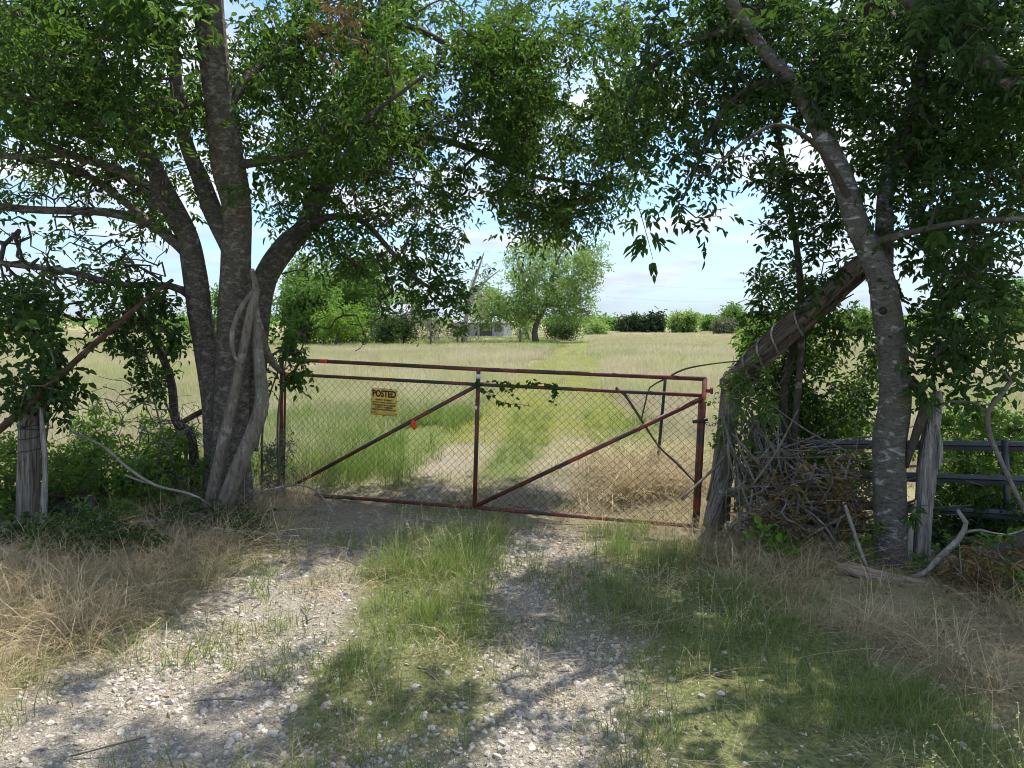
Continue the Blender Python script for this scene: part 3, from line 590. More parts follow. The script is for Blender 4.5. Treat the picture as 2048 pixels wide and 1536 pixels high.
def foliage(paths, per, reach, L, ll, lw, pairs, droop=.25, spread=.03, down=.25):
    tips = np.array([q[-1] for q, _ in paths]); prev = np.array([q[max(-4, -len(q))] for q, _ in paths]); dirs = norm(tips - prev); n = len(tips)
    u = rng.uniform(0, 1, (n, per)); O = tips[:, None] - dirs[:, None] * (u * reach)[..., None] + rng.normal(0, spread, (n, per, 3))
    D = norm(dirs[:, None] * .55 + rng.normal(0, .62, (n, per, 3)) - np.array((0, 0, down)))
    O, D = O.reshape(-1, 3), D.reshape(-1, 3)
    return compound(O, D, L * rng.uniform(.7, 1.2, len(O)), ll, lw, pairs, droop=droop)
def add_branches(root, org, paths, m, sides=4, name='branches'):
    t = Tubes()
    for q, r in paths: t.add(q, r, 5 if r[0] > .012 else sides, cap=False)
    return ob(name, t.mesh(name, org), m, root, kind='stuff')
def add_leaves(root, org, sets, m, name='foliage'):
    V, F, T, o = [], [], [], 0
    for v, f, t in sets: V.append(v); F.append(f + o); T.append(t); o += len(v)
    return ob(name, mesh_np(name, np.vstack(V) - org, np.vstack(F), {'tint': np.concatenate(T)}, False), m, root, kind='stuff')
def limb(name, root, org, pts, m, sides=12, lump=.16, groove=0.0, step=.07, seed=0, axis=False, **k):
    pts = np.asarray(pts, float); q = resample(pts, step)
    t = Tubes().add(q[:, :3], np.maximum(q[:, 3], .003), sides, groove, 5, lump, True, seed)
    if axis:                                                       # local Z runs along the wood, so the grain does too
        qt = Vector(pts[-1][:3] - pts[0][:3]).to_track_quat('Z', 'Y'); Rm = np.array(qt.to_matrix()); t.V = [(v - org) @ Rm for v in t.V]
        o = ob(name, t.mesh(name), m, root, **k); o.rotation_euler = qt.to_euler(); return o
    return ob(name, t.mesh(name, org), m, root, **k)
def PP(seq):                            # (px, py, depth, width in px) -> x y z radius
    return np.array([(*P(a, b, d), W(w, d) / 2) for a, b, d, w in seq])

# ------------------------------------------------------------------ the many-stemmed tree left of the gate
org = G(462, 1035); org[2] = -.02
LT = thing('many_stemmed_tree', 'large grey barked tree with several stems at the left end of the gate', 'tree', org)
S = {}
S['A'] = PP([(468, 1052, 6.4, 108), (464, 985, 6.4, 84), (462, 880, 6.4, 70), (464, 760, 6.4, 64), (468, 620, 6.35, 64), (472, 520, 6.3, 56), (474, 420, 6.2, 54), (458, 335, 6.1, 64), (442, 230, 6.0, 58), (427, 120, 5.9, 55), (415, 0, 5.8, 56), (408, -180, 5.6, 52), (420, -420, 5.4, 44), (470, -720, 5.2, 32)])
S['B'] = PP([(440, 1052, 6.55, 81), (436, 940, 6.55, 55), (430, 800, 6.55, 50), (404, 650, 6.55, 46), (388, 540, 6.5, 44), (372, 465, 6.5, 39), (335, 390, 6.5, 35), (300, 320, 6.45, 31), (262, 240, 6.4, 28), (215, 190, 6.3, 24), (160, 90, 6.2, 22), (110, -40, 6.0, 20), (60, -260, 5.8, 17)])
S['C'] = PP([(492, 900, 6.75, 48), (505, 760, 6.8, 50), (512, 650, 6.85, 50), (530, 560, 6.9, 46), (570, 495, 7.0, 44), (608, 455, 7.1, 36), (632, 390, 7.2, 32), (650, 310, 7.3, 25), (690, 220, 7.4, 21), (740, 90, 7.5, 17), (790, -90, 7.4, 16), (860, -330, 7.2, 13)])
S['D'] = PP([(462, 500, 6.4, 40), (425, 420, 6.5, 38), (398, 350, 6.6, 32), (376, 300, 6.6, 28), (360, 235, 6.6, 26), (345, 100, 6.6, 24), (335, 0, 6.6, 22), (320, -200, 6.5, 18)])
S['E'] = PP([(366, 470, 6.5, 29), (328, 417, 6.3, 19), (284, 369, 6.2, 18), (222, 335, 6.1, 17), (137, 308, 6.0, 17), (51, 270, 5.8, 16), (0, 219, 5.7, 14), (-120, 120, 5.5, 13)])
S['F'] = PP([(370, 500, 6.5, 30), (342, 478, 6.5, 22), (290, 444, 6.5, 19), (205, 424, 6.4, 17), (85, 420, 6.2, 15), (0, 413, 6.1, 14), (-140, 400, 5.9, 12)])
S['H'] = PP([(345, 482, 6.5, 20), (294, 441, 6.7, 17), (239, 396, 6.8, 16), (170, 349, 6.8, 14), (68, 318, 6.8, 14), (0, 311, 6.8, 13), (-130, 300, 6.7, 10)])
S['I'] = PP([(380, 590, 6.55, 19), (340, 572, 6.5, 13), (234, 568, 6.3, 12), (137, 543, 6.1, 12), (0, 525, 5.9, 11), (-120, 500, 5.7, 9)])
S['J'] = PP([(620, 425, 7.15, 29), (690, 330, 7.3, 18), (760, 285, 7.5, 15), (860, 275, 7.7, 14), (960, 305, 7.9, 12), (1060, 350, 8.1, 10), (1150, 365, 8.2, 7), (1220, 375, 8.3, 5)])
S['K'] = PP([(440, 230, 6.0, 27), (520, 130, 6.3, 18), (620, 70, 6.7, 16), (760, 40, 7.1, 14), (860, 70, 7.5, 12), (940, 120, 7.9, 10), (1040, 170, 8.2, 8), (1140, 215, 8.4, 6)])
S['Lb'] = PP([(560, 505, 7.0, 24), (640, 440, 6.9, 16), (720, 440, 6.9, 13), (780, 500, 6.9, 10), (830, 555, 6.9, 8), (885, 590, 6.9, 6)])
S['Mb'] = PP([(205, 294, 6.2, 16), (102, 232, 6.0, 14), (0, 164, 5.8, 13), (-100, 110, 5.6, 11)])
S['Nb'] = PP([(465, 330, 6.1, 21), (560, 318, 5.9, 13), (660, 280, 5.7, 10), (760, 215, 5.5, 8), (850, 150, 5.3, 6)])
for key, nm in (('A', 'trunk'), ('B', 'trunk'), ('C', 'trunk')): limb(nm, LT, org, S[key], M['bark_left'], 30, .10, .05, .045, ord(key[0]))
for key in 'DEFHIJK': limb('limb', LT, org, S[key], M['bark_left'], 12, .16, 0, .06, ord(key))
for key in ('Lb', 'Mb', 'Nb'): limb('limb', LT, org, S[key], M['bark_branch'], 9, .16, 0, .06, ord(key[0]))
stems = list(S.values())
T1 = np.vstack([rect(-40, -20, 360, 255, 4.9, 7.4, 330, 34), rect(440, -20, 800, 345, 5.4, 8.2, 350, 34), rect(680, -20, 1110, 420, 6.8, 9.6, 430, 34), rect(940, -20, 1340, 300, 6.8, 9.6, 300, 34), rect(950, 160, 1290, 440, 7.2, 9.6, 150, 34),
                rect(600, 320, 850, 560, 6.3, 8.2, 70, 34), rect(800, 505, 935, 630, 6.7, 7.1, 30), rect(1000, 380, 1230, 485, 7.4, 8.6, 60), rect(840, 380, 960, 500, 7, 8, 16),
                rect(-40, 250, 360, 540, 5.4, 8.2, 34, 34), rect(220, 120, 430, 420, 6.7, 8.2, 95, 34), rect(520, 330, 640, 470, 7.3, 8.3, 24), rect(150, 520, 330, 620, 5.9, 6.8, 20), rect(-20, 570, 110, 690, 5.6, 6.6, 18), rect(-40, -160, 620, 30, 4.8, 8, 60)])
T2 = np.vstack([rect(-300, -1500, 700, -60, 4.4, 9.5, 45), rect(500, -1300, 1350, -60, 5.2, 10.0, 14), rect(-900, -700, -60, 500, 4.5, 9, 40)])
TB = np.vstack([rect(-60, 200, 350, 600, 5.4, 7.6, 300), rect(0, 500, 340, 700, 5.8, 6.9, 70), rect(540, 380, 780, 720, 6.4, 7.2, 50), rect(640, 60, 950, 460, 5.8, 8, 70), rect(60, 0, 420, 260, 5.2, 7, 60)])
def clear_of(T, trunk, w, dmax):                                   # keep leaves from hiding the trunk
    px_ = T[:, 0] / T[:, 1] * F_PX; zz_ = (T[:, 2] - EYE) / T[:, 1]; tx = trunk[:, 0] / trunk[:, 1] * F_PX; tz = (trunk[:, 2] - EYE) / trunk[:, 1]; o_ = np.argsort(tz)
    return T[~((np.abs(px_ - np.interp(zz_, tz[o_], tx[o_])) < w) & (T[:, 1] < dmax))]
T1 = clear_of(T1, S['A'], 75, 6.3)
pa_ = grow(stems, np.vstack((T1, T2)), .17, .10, .03, .0034, .42, .05); near = [q for q in pa_ if q[0][-1][2] < 1.6 + .46 * q[0][-1][1]]; high = [q for q in pa_ if q[0][-1][2] >= 1.6 + .46 * q[0][-1][1]]
pb_ = grow(stems, TB, .12, .05, .035, .0040, .42, .03)
add_branches(LT, org, pa_ + pb_, M['bark_branch'])
add_leaves(LT, org, [foliage(near, 5, .62, .17, .064, .026, 3, spread=.07), foliage(near, 3, .5, .10, .048, .024, 1, spread=.07)], M['leaf_ash'])
add_leaves(LT, org, [foliage(high, 13, .7, .26, .11, .050, 3, spread=.10)], M['leaf_ash'])
# twisted woody vine on the trunk
vo = G(440, 1045); VN = thing('twisted_woody_vine', 'thick tan woody vine twisting up the front of the many-stemmed tree', 'vine', vo)
limb('stem', VN, vo, PP([(416, 1040, 6.12, 28), (430, 965, 6.08, 25), (448, 880, 6.06, 23), (468, 790, 6.05, 20), (486, 700, 6.04, 18), (502, 620, 6.06, 18), (512, 585, 6.12, 14), (504, 540, 6.25, 9)]), M['bark_vine'], 18, .09, .06, .035, 3)
limb('stem', VN, vo, PP([(440, 1045, 6.08, 38), (458, 985, 6.0, 34), (490, 905, 5.98, 32), (517, 835, 6.0, 30), (524, 790, 6.05, 26), (518, 720, 6.1, 22), (512, 650, 6.12, 19), (508, 590, 6.15, 15)]), M['bark_vine'], 18, .09, .06, .035, 8)
limb('stem', VN, vo, PP([(508, 580, 6.12, 10), (480, 620, 6.02, 11), (464, 670, 5.98, 10), (470, 715, 6.0, 8), (488, 730, 6.02, 6)]), M['bark_vine'], 8, .1, 0, .04, 9)
limb('stem', VN, vo, PP([(515, 640, 6.15, 16), (528, 690, 6.3, 18), (545, 725, 6.5, 14), (568, 748, 7.0, 10)]), M['bark_vine'], 8, .1, 0, .04, 10)

# ------------------------------------------------------------------ the pipe and chain-link gate
GLp, GRp = np.array(P(565, 800, 7.3))[:2], np.array(P(1408, 800, 6.05))[:2]
g_e = np.append((GRp - GLp) / np.linalg.norm(GRp - GLp), 0); g_n = np.array((g_e[1], -g_e[0], 0.0))      # g_n points towards the camera
if g_n[1] > 0: g_n = -g_n
def GP(px, py, off=0.0):                # point of the gate's plane seen at a photo pixel
    d = ray(px, py); o = np.append(GLp, 0); t = np.dot(o - np.array((0, 0, EYE)), g_n) / np.dot(d, g_n)
    return np.array((0, 0, EYE)) + d * t + g_n * off
go = GP(565, 990); go[2] = 0
GT = thing('pipe_gate', 'rusty red pipe gate with chain link mesh closed across the gravel drive', 'gate', go)
def gpipe(name, pts, w=7.0, off=0.0, sides=12, parent=GT, m='rust', **k):
    q = np.array([GP(a, b, off) for a, b in pts]); r = W(w, 6.8) / 2
    return pipe(name, q, r, M[m], parent, go, sides, **k)
hp = np.array([GP(564, 716), GP(560, 1000)]); hp[1][2] = -.2
pipe('hinge_post', hp, W(8, 7.2) / 2, M['rust'], GT, go, 14)
gpipe('stile', [(571, 744), (567, 985)], 5, .0)
top = gpipe('top_rail', [(560, 718), (957, 738.5), (1413, 758)], 8); gpipe('mesh_rail', [(568, 748), (957, 769), (1408, 791)], 7)
gpipe('bottom_rail', [(561, 985), (949, 1015), (1395, 1053)], 8)
cs = gpipe('centre_stile', [(957, 738), (949, 1016)], 8.5); gpipe('brace', [(594, 967), (953, 772)], 8, .012); gpipe('brace', [(953, 1011), (1406, 796)], 8.5, .012)
gpipe('stile', [(1401, 795), (1388, 1048)], 7); rp = gpipe('stile', [(1410, 757), (1394, 1052)], 9)
gpipe('hinge_stub', [(1408, 781), (1424, 781)], 8); gpipe('hinge_collar', [(1421, 781), (1426, 781)], 13)
gpipe('latch_pin', [(1386, 843), (1416, 838)], 6, .03, 10, GT, 'black_steel')
for par, a, b, m_, w in ((cs, (957, 748), (956.6, 757), 'white_tape', 9.6), (cs, (953.6, 812), (953, 819), 'white_tape', 9.6), (top, (640, 722.1), (656, 723), 'orange_tape', 9)):
    gpipe('tape_band', [a, b], w, 0, 14, par, m_)
gpipe('tape_band', [(571, 748.3), (606, 750.1)], 8, 0, 14, GT, 'orange_tape')
# chain link, one zigzag wire beside the other
c_tl, c_tr, c_bl, c_br = GP(573, 751, -.02), GP(1402, 792, -.02), GP(568, 984, -.02), GP(1391, 1049, -.02)
LM = ob('chain_link_mesh', Tubes().add([c_tl + g_n * .004 - go, c_tr + g_n * .004 - go], .0028, 5).mesh('tension_wire'), M['wire'], GT)
half = .034; ncol = int(np.linalg.norm(c_tr - c_tl) / half)
rows = int(np.linalg.norm(c_bl - c_tl) / half)
vv = np.linspace(0, 1, rows + 1)
for i in range(ncol):
    k_ = (np.arange(rows + 1) + i) % 2; uu = (i + k_) / ncol
    q = (c_tl * (1 - uu)[:, None] + c_tr * uu[:, None]) * (1 - vv)[:, None] + (c_bl * (1 - uu)[:, None] + c_br * uu[:, None]) * vv[:, None]
    bulge = .022 * (fbm(uu * 9, vv * 3, 77) - .45) + .0022 * (k_ * 2 - 1)
    slump = .012 * (fbm(uu * 6, vv * 4, 87) - .45)
    q = q + g_n * bulge[:, None] + g_e * slump[:, None]
    ob('wire', Tubes().add(q - go, .0019, 4, cap=False).mesh('wire'), M['wire'], LM)
# flagging that hangs from the frame
def ribbon(name, pts, w, m, label=None, cat=None, loc=None, parent=None, nrm_=None):
    pts = resample(np.asarray(pts, float), .02); tan = norm(np.gradient(pts, axis=0)); nn_ = np.array((0.25, -1, .1)) if nrm_ is None else nrm_
    side = norm(np.cross(tan, nn_)); L_ = np.linspace(0, 1, len(pts)); wob = (np.sin(L_ * 9) * .006)[:, None] * nn_
    V = np.concatenate((pts - side * w / 2 + wob, pts + side * w / 2 - wob)); n = len(pts); i = np.arange(n - 1)
    me = mesh_np(name, V - (np.zeros(3) if loc is None else loc), np.stack((i, i + 1, n + i + 1, n + i), -1))
    o = ob(name, me, m, parent, None if loc is None else tuple(loc), label, cat)
    sd = o.modifiers.new('thickness', 'SOLIDIFY'); sd.thickness = .0012
    return o
b0 = GP(833, 840, .035); ribbon('flagging_tape', [b0, GP(830, 848, .05), GP(836, 856, .04)], .042, M['orange_tape'], 'short orange flagging ribbon tied on the left diagonal brace', 'ribbon', b0)
b0 = GP(572, 750, .02); ribbon('flagging_tape', [b0, GP(579, 760, .04), GP(577, 768, .03)], .05, M['orange_tape'], 'orange flagging ribbon knotted at the top left corner of the gate', 'ribbon', b0)
# chain on the latch side
ch = thing('lock_chain', 'dark chain looped from the gate to the corner post', 'chain', GP(1412, 842, .03))
c0 = np.array(ch.location)
lk = Tubes(); aa = np.linspace(0, 2 * np.pi, 11); lk.add(np.stack((np.cos(aa) * .016, np.sin(aa) * .010, aa * 0), -1), .0032, 5, cap=False); lkm = lk.mesh('link'); lkm.materials.append(M['black_steel'])
cpath = resample(np.array([GP(1408, 842, .04), P(1422, 850, 6.0), P(1434, 846, 6.0), P(1446, 832, 6.05)]), .024)
for i, q in enumerate(cpath[:-1]):
    o = ob('link', lkm, None, ch, q - c0); d = Vector(cpath[i + 1] - q); o.rotation_euler = d.to_track_quat('X', 'Z').to_euler(); o.rotation_euler.rotate_axis('X', (i % 2) * 1.57)

# the yellow sign
def text_mesh(txt, width, height, bold=0.0):
    cu = bpy.data.curves.new('lettering', 'FONT'); cu.body = txt; cu.size = 1; cu.extrude = .02; cu.offset = bold; cu.resolution_u = 3
    to = bpy.data.objects.new('lettering_source', cu); COL.objects.link(to); dg = bpy.context.evaluated_depsgraph_get(); dg.update()
    me = bpy.data.meshes.new_from_object(to.evaluated_get(dg)); bpy.data.objects.remove(to)
    v = np.empty(len(me.vertices) * 3); me.vertices.foreach_get('co', v); v = v.reshape(-1, 3); lo, hi = v.min(0), v.max(0)
    v = (v - lo) / (hi - lo); v[:, 0] = (v[:, 0] - .5) * width; v[:, 1] = (v[:, 1] - .5) * height; v[:, 2] = v[:, 2] * .0012
    me.vertices.foreach_set('co', v.ravel()); me.materials.clear(); me.update(); return me
so = GP(769.5, 804, .012)
SG = thing('posted_sign', 'yellow POSTED private property sign wired to the chain link', 'sign', so)
ex = norm(g_e + np.array((0, 0, -.045))); ez = np.array((0, 0, 1.0)); ez = norm(ez - ex * np.dot(ez, ex)); en = g_n
sw, sh = .262, .245
def SV(x, y, n=0.0): return ex * x + ez * y + en * n
from mathutils import Matrix
SM = Matrix([[ex[0], ez[0], en[0]], [ex[1], ez[1], en[1]], [ex[2], ez[2], en[2]]])
nxs, nys = 14, 12; uu, ww = np.meshgrid(np.linspace(-.5, .5, nxs), np.linspace(-.5, .5, nys)); bow = .006 * (np.cos(uu * 3.1) - .6) + .003 * np.sin(uu * 7 + ww * 5)
Vf = SV(0, 0) + ex * (uu * sw)[..., None] + ez * (ww * sh)[..., None] + en * (bow * 0)[..., None]; ii = (np.arange(nys - 1)[:, None] * nxs + np.arange(nxs - 1)[None])
pan = ob('panel', mesh_np('panel', Vf.reshape(-1, 3), np.stack((ii, ii + 1, ii + nxs + 1, ii + nxs), -1).reshape(-1, 4)), M['sign_yellow'], SG)
sd = pan.modifiers.new('thickness', 'SOLIDIFY'); sd.thickness = .002; sd.offset = 0
def letter(txt, x, y, w, h, bold): 
    o = ob('lettering', text_mesh(txt, w * sw, h * sh, bold), M['sign_black'], pan); o.rotation_euler = SM.to_euler(); o.location = SV(x * sw, y * sh, .0022)
letter('POSTED', 0, .31, .90, .26, .035)
for txt, x, y, w, h in (('PRIVATE   PROPERTY', 0, .075, .66, .068), ('HUNTING, FISHING, TRAPPING OR', 0, -.025, .90, .062), ('TRESPASSING FOR ANY PURPOSE', 0, -.115, .90, .062),
                        ('IS STRICTLY FORBIDDEN', 0, -.20, .66, .062), ('VIOLATORS WILL BE PROSECUTED', 0, -.285, .92, .062), ('NAME', -.34, -.365, .11, .03), ('ADDRESS', -.32, -.43, .16, .03)): letter(txt, x, y, w, h, .03)
for y, x0 in ((-.385, -.26), (-.45, -.22)):
    o = ob('rule', Boxes().add((x0 * sw, y * sh, 0), (.44 * sw, y * sh + .0012, .001)).mesh('rule'), M['sign_black'], pan); o.rotation_euler = SM.to_euler(); o.location = SV(0, 0, .0022)
for x, y in ((-.5, .06), (.5, .06), (-.47, -.40), (.47, -.42), (0, -.5), (-.02, .49), (.25, .49), (-.47, .42), (.47, .42)):
    o = ob('wire_tie', Tubes().add([SV(x * sw - .012, y * sh - .004, .003), SV(x * sw, y * sh, .006), SV(x * sw + .012, y * sh + .004, .003)], .0026, 5).mesh('wire_tie'), M['black_steel'], SG)

# ------------------------------------------------------------------ posts, brace and rails right of the gate
def up(px, py, Y, z): q = P(px, py, Y); q[2] = z; return q
o0 = up(1440, 1040, 6.02, 0)
CPt = thing('corner_post', 'weathered grey cedar corner post beside the right end of the gate', 'post', o0)
limb('post', CPt, o0, np.vstack((np.append(up(1436, 1040, 6.05, -.15), W(48, 6) / 2), PP([(1443, 960, 6.05, 40), (1455, 860, 6.05, 38), (1464, 770, 6.05, 37), (1466, 757, 6.05, 33)]))), M['cedar_post'], 26, .06, .13, .04, 4)
for i, y_ in enumerate((772, 778, 785)):
    c = P(1464, y_, 6.05); aa = np.linspace(0, 2 * np.pi, 25); ob('wire_wrap', Tubes().add(np.stack((np.cos(aa) * .085, np.sin(aa) * .085, .006 * np.sin(aa + i)), -1) + c - o0, .0032, 5, cap=False).mesh('wire_wrap'), M['wire'], CPt)
o0 = P(1462, 765, 6.0)
BR = thing('leaning_brace_log', 'shaggy brown cedar log propped from the corner post up to the right tree', 'log', o0)
bl = PP([(1452, 775, 6.0, 34), (1490, 740, 5.92, 37), (1560, 674, 5.75, 40), (1640, 608, 5.55, 42), (1700, 552, 5.38, 42), (1748, 514, 5.25, 40)])
limb('log', BR, o0, bl, M['cedar_brace'], 44, .24, .36, .025, 14, True)
ax = resample(bl, .012); tan = norm(np.gradient(ax[:, :3], axis=0)); s1 = norm(np.cross(tan, np.array((0, 0, 1.0)))); s2 = np.cross(s1, tan)
for i in range(44):                                                # strips of bark that hang loose
    a0 = rng.uniform(0, 6.28); j0 = int(rng.integers(4, len(ax) - 26)); jj = np.arange(j0, j0 + int(rng.integers(10, 24))); lift = np.linspace(0, 1, len(jj)) ** 2 * rng.uniform(.004, .05)
    q = ax[jj, :3] + (s1[jj] * math.cos(a0) + s2[jj] * math.sin(a0)) * (ax[jj, 3] * 1.0 + lift)[:, None]
    ob('bark_strip', Tubes().add(q, np.linspace(.009, .003, len(jj)) * rng.uniform(.6, 1.3), 4).mesh('bark_strip', o0), M['cedar_brace'], BR)
o1 = ax[30, :3]
CV = thing('coiled_vine', 'pale thin vine coiled in loops round the leaning brace log', 'vine', o1)
for f0, f1 in ((.10, .22), (.20, .33), (.31, .43), (.47, .58)):
    j = np.linspace(f0, f1, 26) * (len(ax) - 1); jj = j.astype(int); a0 = np.linspace(-2.6, 1.6, 26)
    q = ax[jj, :3] + (s1[jj] * np.cos(a0)[:, None] + s2[jj] * np.sin(a0)[:, None]) * (ax[jj, 3] * 1.12 + .008)[:, None]
    ob('stem', Tubes().add(q, .0085, 7).mesh('stem', o1), M['dead_grey'], CV)
# split post beside the right tree
o0 = up(1852, 1155, 4.92, 0)
SPp = thing('split_post', 'silvery split cedar post right of the lichen-spotted tree', 'post', o0)
limb('post', SPp, o0, np.vstack((np.append(up(1840, 1155, 4.95, -.12), W(36, 5) / 2), PP([(1844, 1080, 4.95, 32), (1850, 1000, 4.95, 32), (1856, 930, 4.95, 34), (1862, 870, 4.95, 30), (1872, 810, 4.95, 22), (1876, 782, 4.95, 16)]))), M['cedar_pale'], 24, .14, .22, .035, 24)
limb('splinter', SPp, o0, PP([(1874, 850, 4.90, 8), (1882, 900, 4.88, 10), (1878, 940, 4.88, 5)]), M['cedar_pale'], 6, .1, .1, .03, 4)
limb('splinter', SPp, o0, np.vstack((np.append(up(1818, 1140, 4.9, -.05), .02), PP([(1822, 1060, 4.9, 12), (1832, 1000, 4.9, 5)]))), M['cedar_pale'], 7, .1, .1, .03, 5)
ob('twine', Tubes().add(np.array([P(1828, 762, 4.95), P(1850, 790, 4.9), P(1870, 818, 4.88), P(1884, 828, 4.9)]), .004, 5).mesh('twine', o0), M['green_tie'], SPp)
# dark steel rails of the old stock panel
o0 = up(1742, 1080, 5.3, 0)
RP = thing('steel_stock_panel', 'dark five-rail steel stock panel half buried in the right thicket', 'gate', o0)
for (xa, ya, da), (xb, yb, db), w in (((1512, 886, 6.05), (2230, 895, 5.05), 17), ((1540, 944, 6.0), (2230, 968, 5.0), 17), ((1560, 1000, 5.95), (2230, 1042, 4.95), 16), ((1590, 1040, 5.9), (2230, 1120, 4.85), 20), ((1640, 1090, 5.8), (2230, 1235, 4.75), 13)):
    a, b = P(xa, ya, da), P(xb, yb, db); e = norm(b - a); f = norm(np.cross(e, np.array((0, 0, 1.0)))); f = f if f[1] < 0 else -f; upv = np.cross(e, f); upv = upv if upv[2] > 0 else -upv
    h = W(w + 4, 5.4) / 2; prof = [(-h, .0), (-h * .9, .016), (-h * .12, .020), (0, .006), (h * .12, .020), (h * .9, .016), (h, 0), (h * .8, -.012), (-h * .8, -.012)]
    V = np.array([c + upv * u_ + f * n_ for c in (a, b) for u_, n_ in prof]); n = len(prof); i = np.arange(n)
    ob('rail', mesh_np('rail', V - o0, np.stack((i, (i + 1) % n, n + (i + 1) % n, n + i), -1), smooth_shade=False), M['dark_steel'], RP)
for px_, d_ in ((1530, 6.02), (2010, 5.3)):
    pipe('upright', [P(px_, 880, d_), up(px_ + 10, 1060, d_ - .05, .0)], .022, M['dark_steel'], RP, o0, 8)
# steel T-post behind the gate
o0 = up(1313, 895, 8.0, 0)
TPst = thing('steel_fence_stake', 'black steel fence stake standing behind the right half of the gate', 'stake', o0)
pipe('stake', [P(1331, 755, 7.9), up(1311, 900, 8.05, -.2)], .017, M['black_steel'], TPst, o0, 6)
for f in np.linspace(.05, .75, 12): q = P(1331, 755, 7.9) * (1 - f) + up(1311, 900, 8.05, -.2) * f; pipe('stud', [q + np.array((-.004, -.012, 0)), q + np.array((-.006, -.026, 0))], .008, M['black_steel'], TPst, o0, 6)
# left posts and pole
o0 = up(58, 1085, 5.62, 0)
LP = thing('cedar_fence_post', 'split weathered cedar fence post in the weeds at the left edge', 'post', o0)
limb('post', LP, o0, np.vstack((np.append(up(58, 1085, 5.65, -.1), W(50, 5.65) / 2), PP([(58, 1000, 5.65, 41), (58, 920, 5.65, 38), (59, 850, 5.65, 35), (60, 805, 5.65, 30), (60, 788, 5.65, 20)]))), M['cedar_post'], 28, .06, .2, .04, 34)
for y_ in (848, 858, 874, 900):
    c = P(59, y_, 5.65); aa = np.linspace(0, 2 * np.pi, 25); ob('wire_wrap', Tubes().add(np.stack((np.cos(aa) * .074, np.sin(aa) * .074, .01 * np.sin(aa + y_)), -1) + c - o0, .0028, 5, cap=False).mesh('wire_wrap'), M['wire'], LP)
o0 = up(88, 1080, 5.5, 0); t_ = thing('thin_fence_stave', 'thin grey stave standing against the cedar post at the left edge', 'post', o0)
limb('stave', t_, o0, np.vstack((np.append(up(86, 1090, 5.5, -.08), W(15, 5.5) / 2), PP([(88, 1010, 5.5, 13), (91, 930, 5.5, 11), (86, 870, 5.5, 10), (82, 815, 5.52, 7)]))), M['cedar_pale'], 10, .1, .12, .04, 6)
o0 = P(70, 797, 5.5); t_ = thing('leaning_cedar_pole', 'long reddish brown dead pole slanting across the left fence post', 'pole', o0)
limb('pole', t_, o0, PP([(-60, 905, 5.42, 17), (0, 858, 5.45, 15), (70, 797, 5.5, 13), (172, 703, 5.7, 12), (281, 609, 5.95, 10), (345, 560, 6.2, 7)]), M['bark_red'], 12, .12, .1, .05, 44, True)
# small dark metal drum in the weeds
o0 = up(165, 1060, 5.95, 0); t_ = thing('metal_tank', 'small dark metal tank hidden in weeds right of the left fence post', 'tank', o0)
pipe('drum', [up(128, 1030, 6.15, .12), up(172, 1030, 6.05, .12)], .12, M['meter'], t_, o0, 22); pipe('end_cap', [up(170, 1030, 6.06, .12), up(178, 1030, 6.03, .12)], .11, M['meter'], t_, o0, 22)
ob('lid', Boxes().add((-.30, .0, .245), (.04, .26, .257)).mesh('lid'), M['rust_plain'], t_)
pipe('riser', [up(182, 1050, 6.0, 0), up(182, 1050, 6.0, .25)], .04, M['meter'], t_, o0, 14)

# ------------------------------------------------------------------ the leaning tree on the right, and its neighbours
org = up(1790, 1145, 4.98, -.02)
RT = thing('lichen_spotted_tree', 'dark tree with white lichen spots leaning left beside the split post', 'tree', org)
Q = {}
Q['A'] = np.vstack((np.append(up(1800, 1150, 5.0, -.08), W(122, 5) / 2), PP([(1790, 1115, 5.0, 78), (1784, 1050, 5.0, 66), (1780, 960, 5.0, 64), (1780, 880, 5.0, 63), (1791, 800, 5.0, 60), (1784, 700, 5.0, 56), (1774, 620, 5.0, 53), (1764, 560, 5.02, 50), (1742, 505, 5.05, 48), (1712, 440, 5.1, 44), (1686, 360, 5.15, 41), (1655, 290, 5.2, 38), (1628, 235, 5.25, 34), (1596, 180, 5.3, 30), (1545, 120, 5.3, 26), (1490, 50, 5.3, 24), (1440, -60, 5.2, 22), (1400, -300, 5.0, 18), (1380, -600, 4.9, 12)])))
Q['B'] = PP([(1760, 560, 5.02, 50), (1768, 470, 5.15, 36), (1772, 380, 5.3, 28), (1795, 300, 5.4, 26), (1822, 220, 5.5, 24), (1845, 120, 5.6, 22), (1860, -30, 5.6, 20), (1870, -300, 5.5, 16), (1880, -600, 5.3, 12)])
Q['C'] = PP([(1800, 330, 5.4, 24), (1860, 250, 5.6, 20), (1892, 200, 5.7, 18), (1940, 120, 5.8, 15), (1990, 20, 5.8, 12)])
Q['D'] = PP([(1745, 490, 5.05, 24), (1800, 470, 4.9, 14), (1921, 446, 4.7, 12), (2048, 436, 4.5, 11), (2200, 420, 4.3, 9)])
Q['E'] = PP([(1600, 185, 5.3, 22), (1530, 165, 5.4, 14), (1460, 205, 5.5, 11), (1420, 270, 5.6, 8), (1390, 340, 5.6, 6), (1365, 400, 5.6, 4)])
Q['F'] = PP([(1490, 50, 5.3, 18), (1420, 70, 5.4, 13), (1350, 100, 5.6, 11), (1290, 150, 5.8, 9), (1250, 230, 6.0, 6)])
Q['G'] = PP([(1700, 400, 5.1, 16), (1640, 300, 4.9, 10), (1560, 250, 4.7, 8), (1480, 290, 4.6, 6), (1420, 350, 4.6, 4)])
for key in 'AB': limb('trunk', RT, org, Q[key], M['bark_right'], 26, .10, .03, .045, ord(key) + 50)
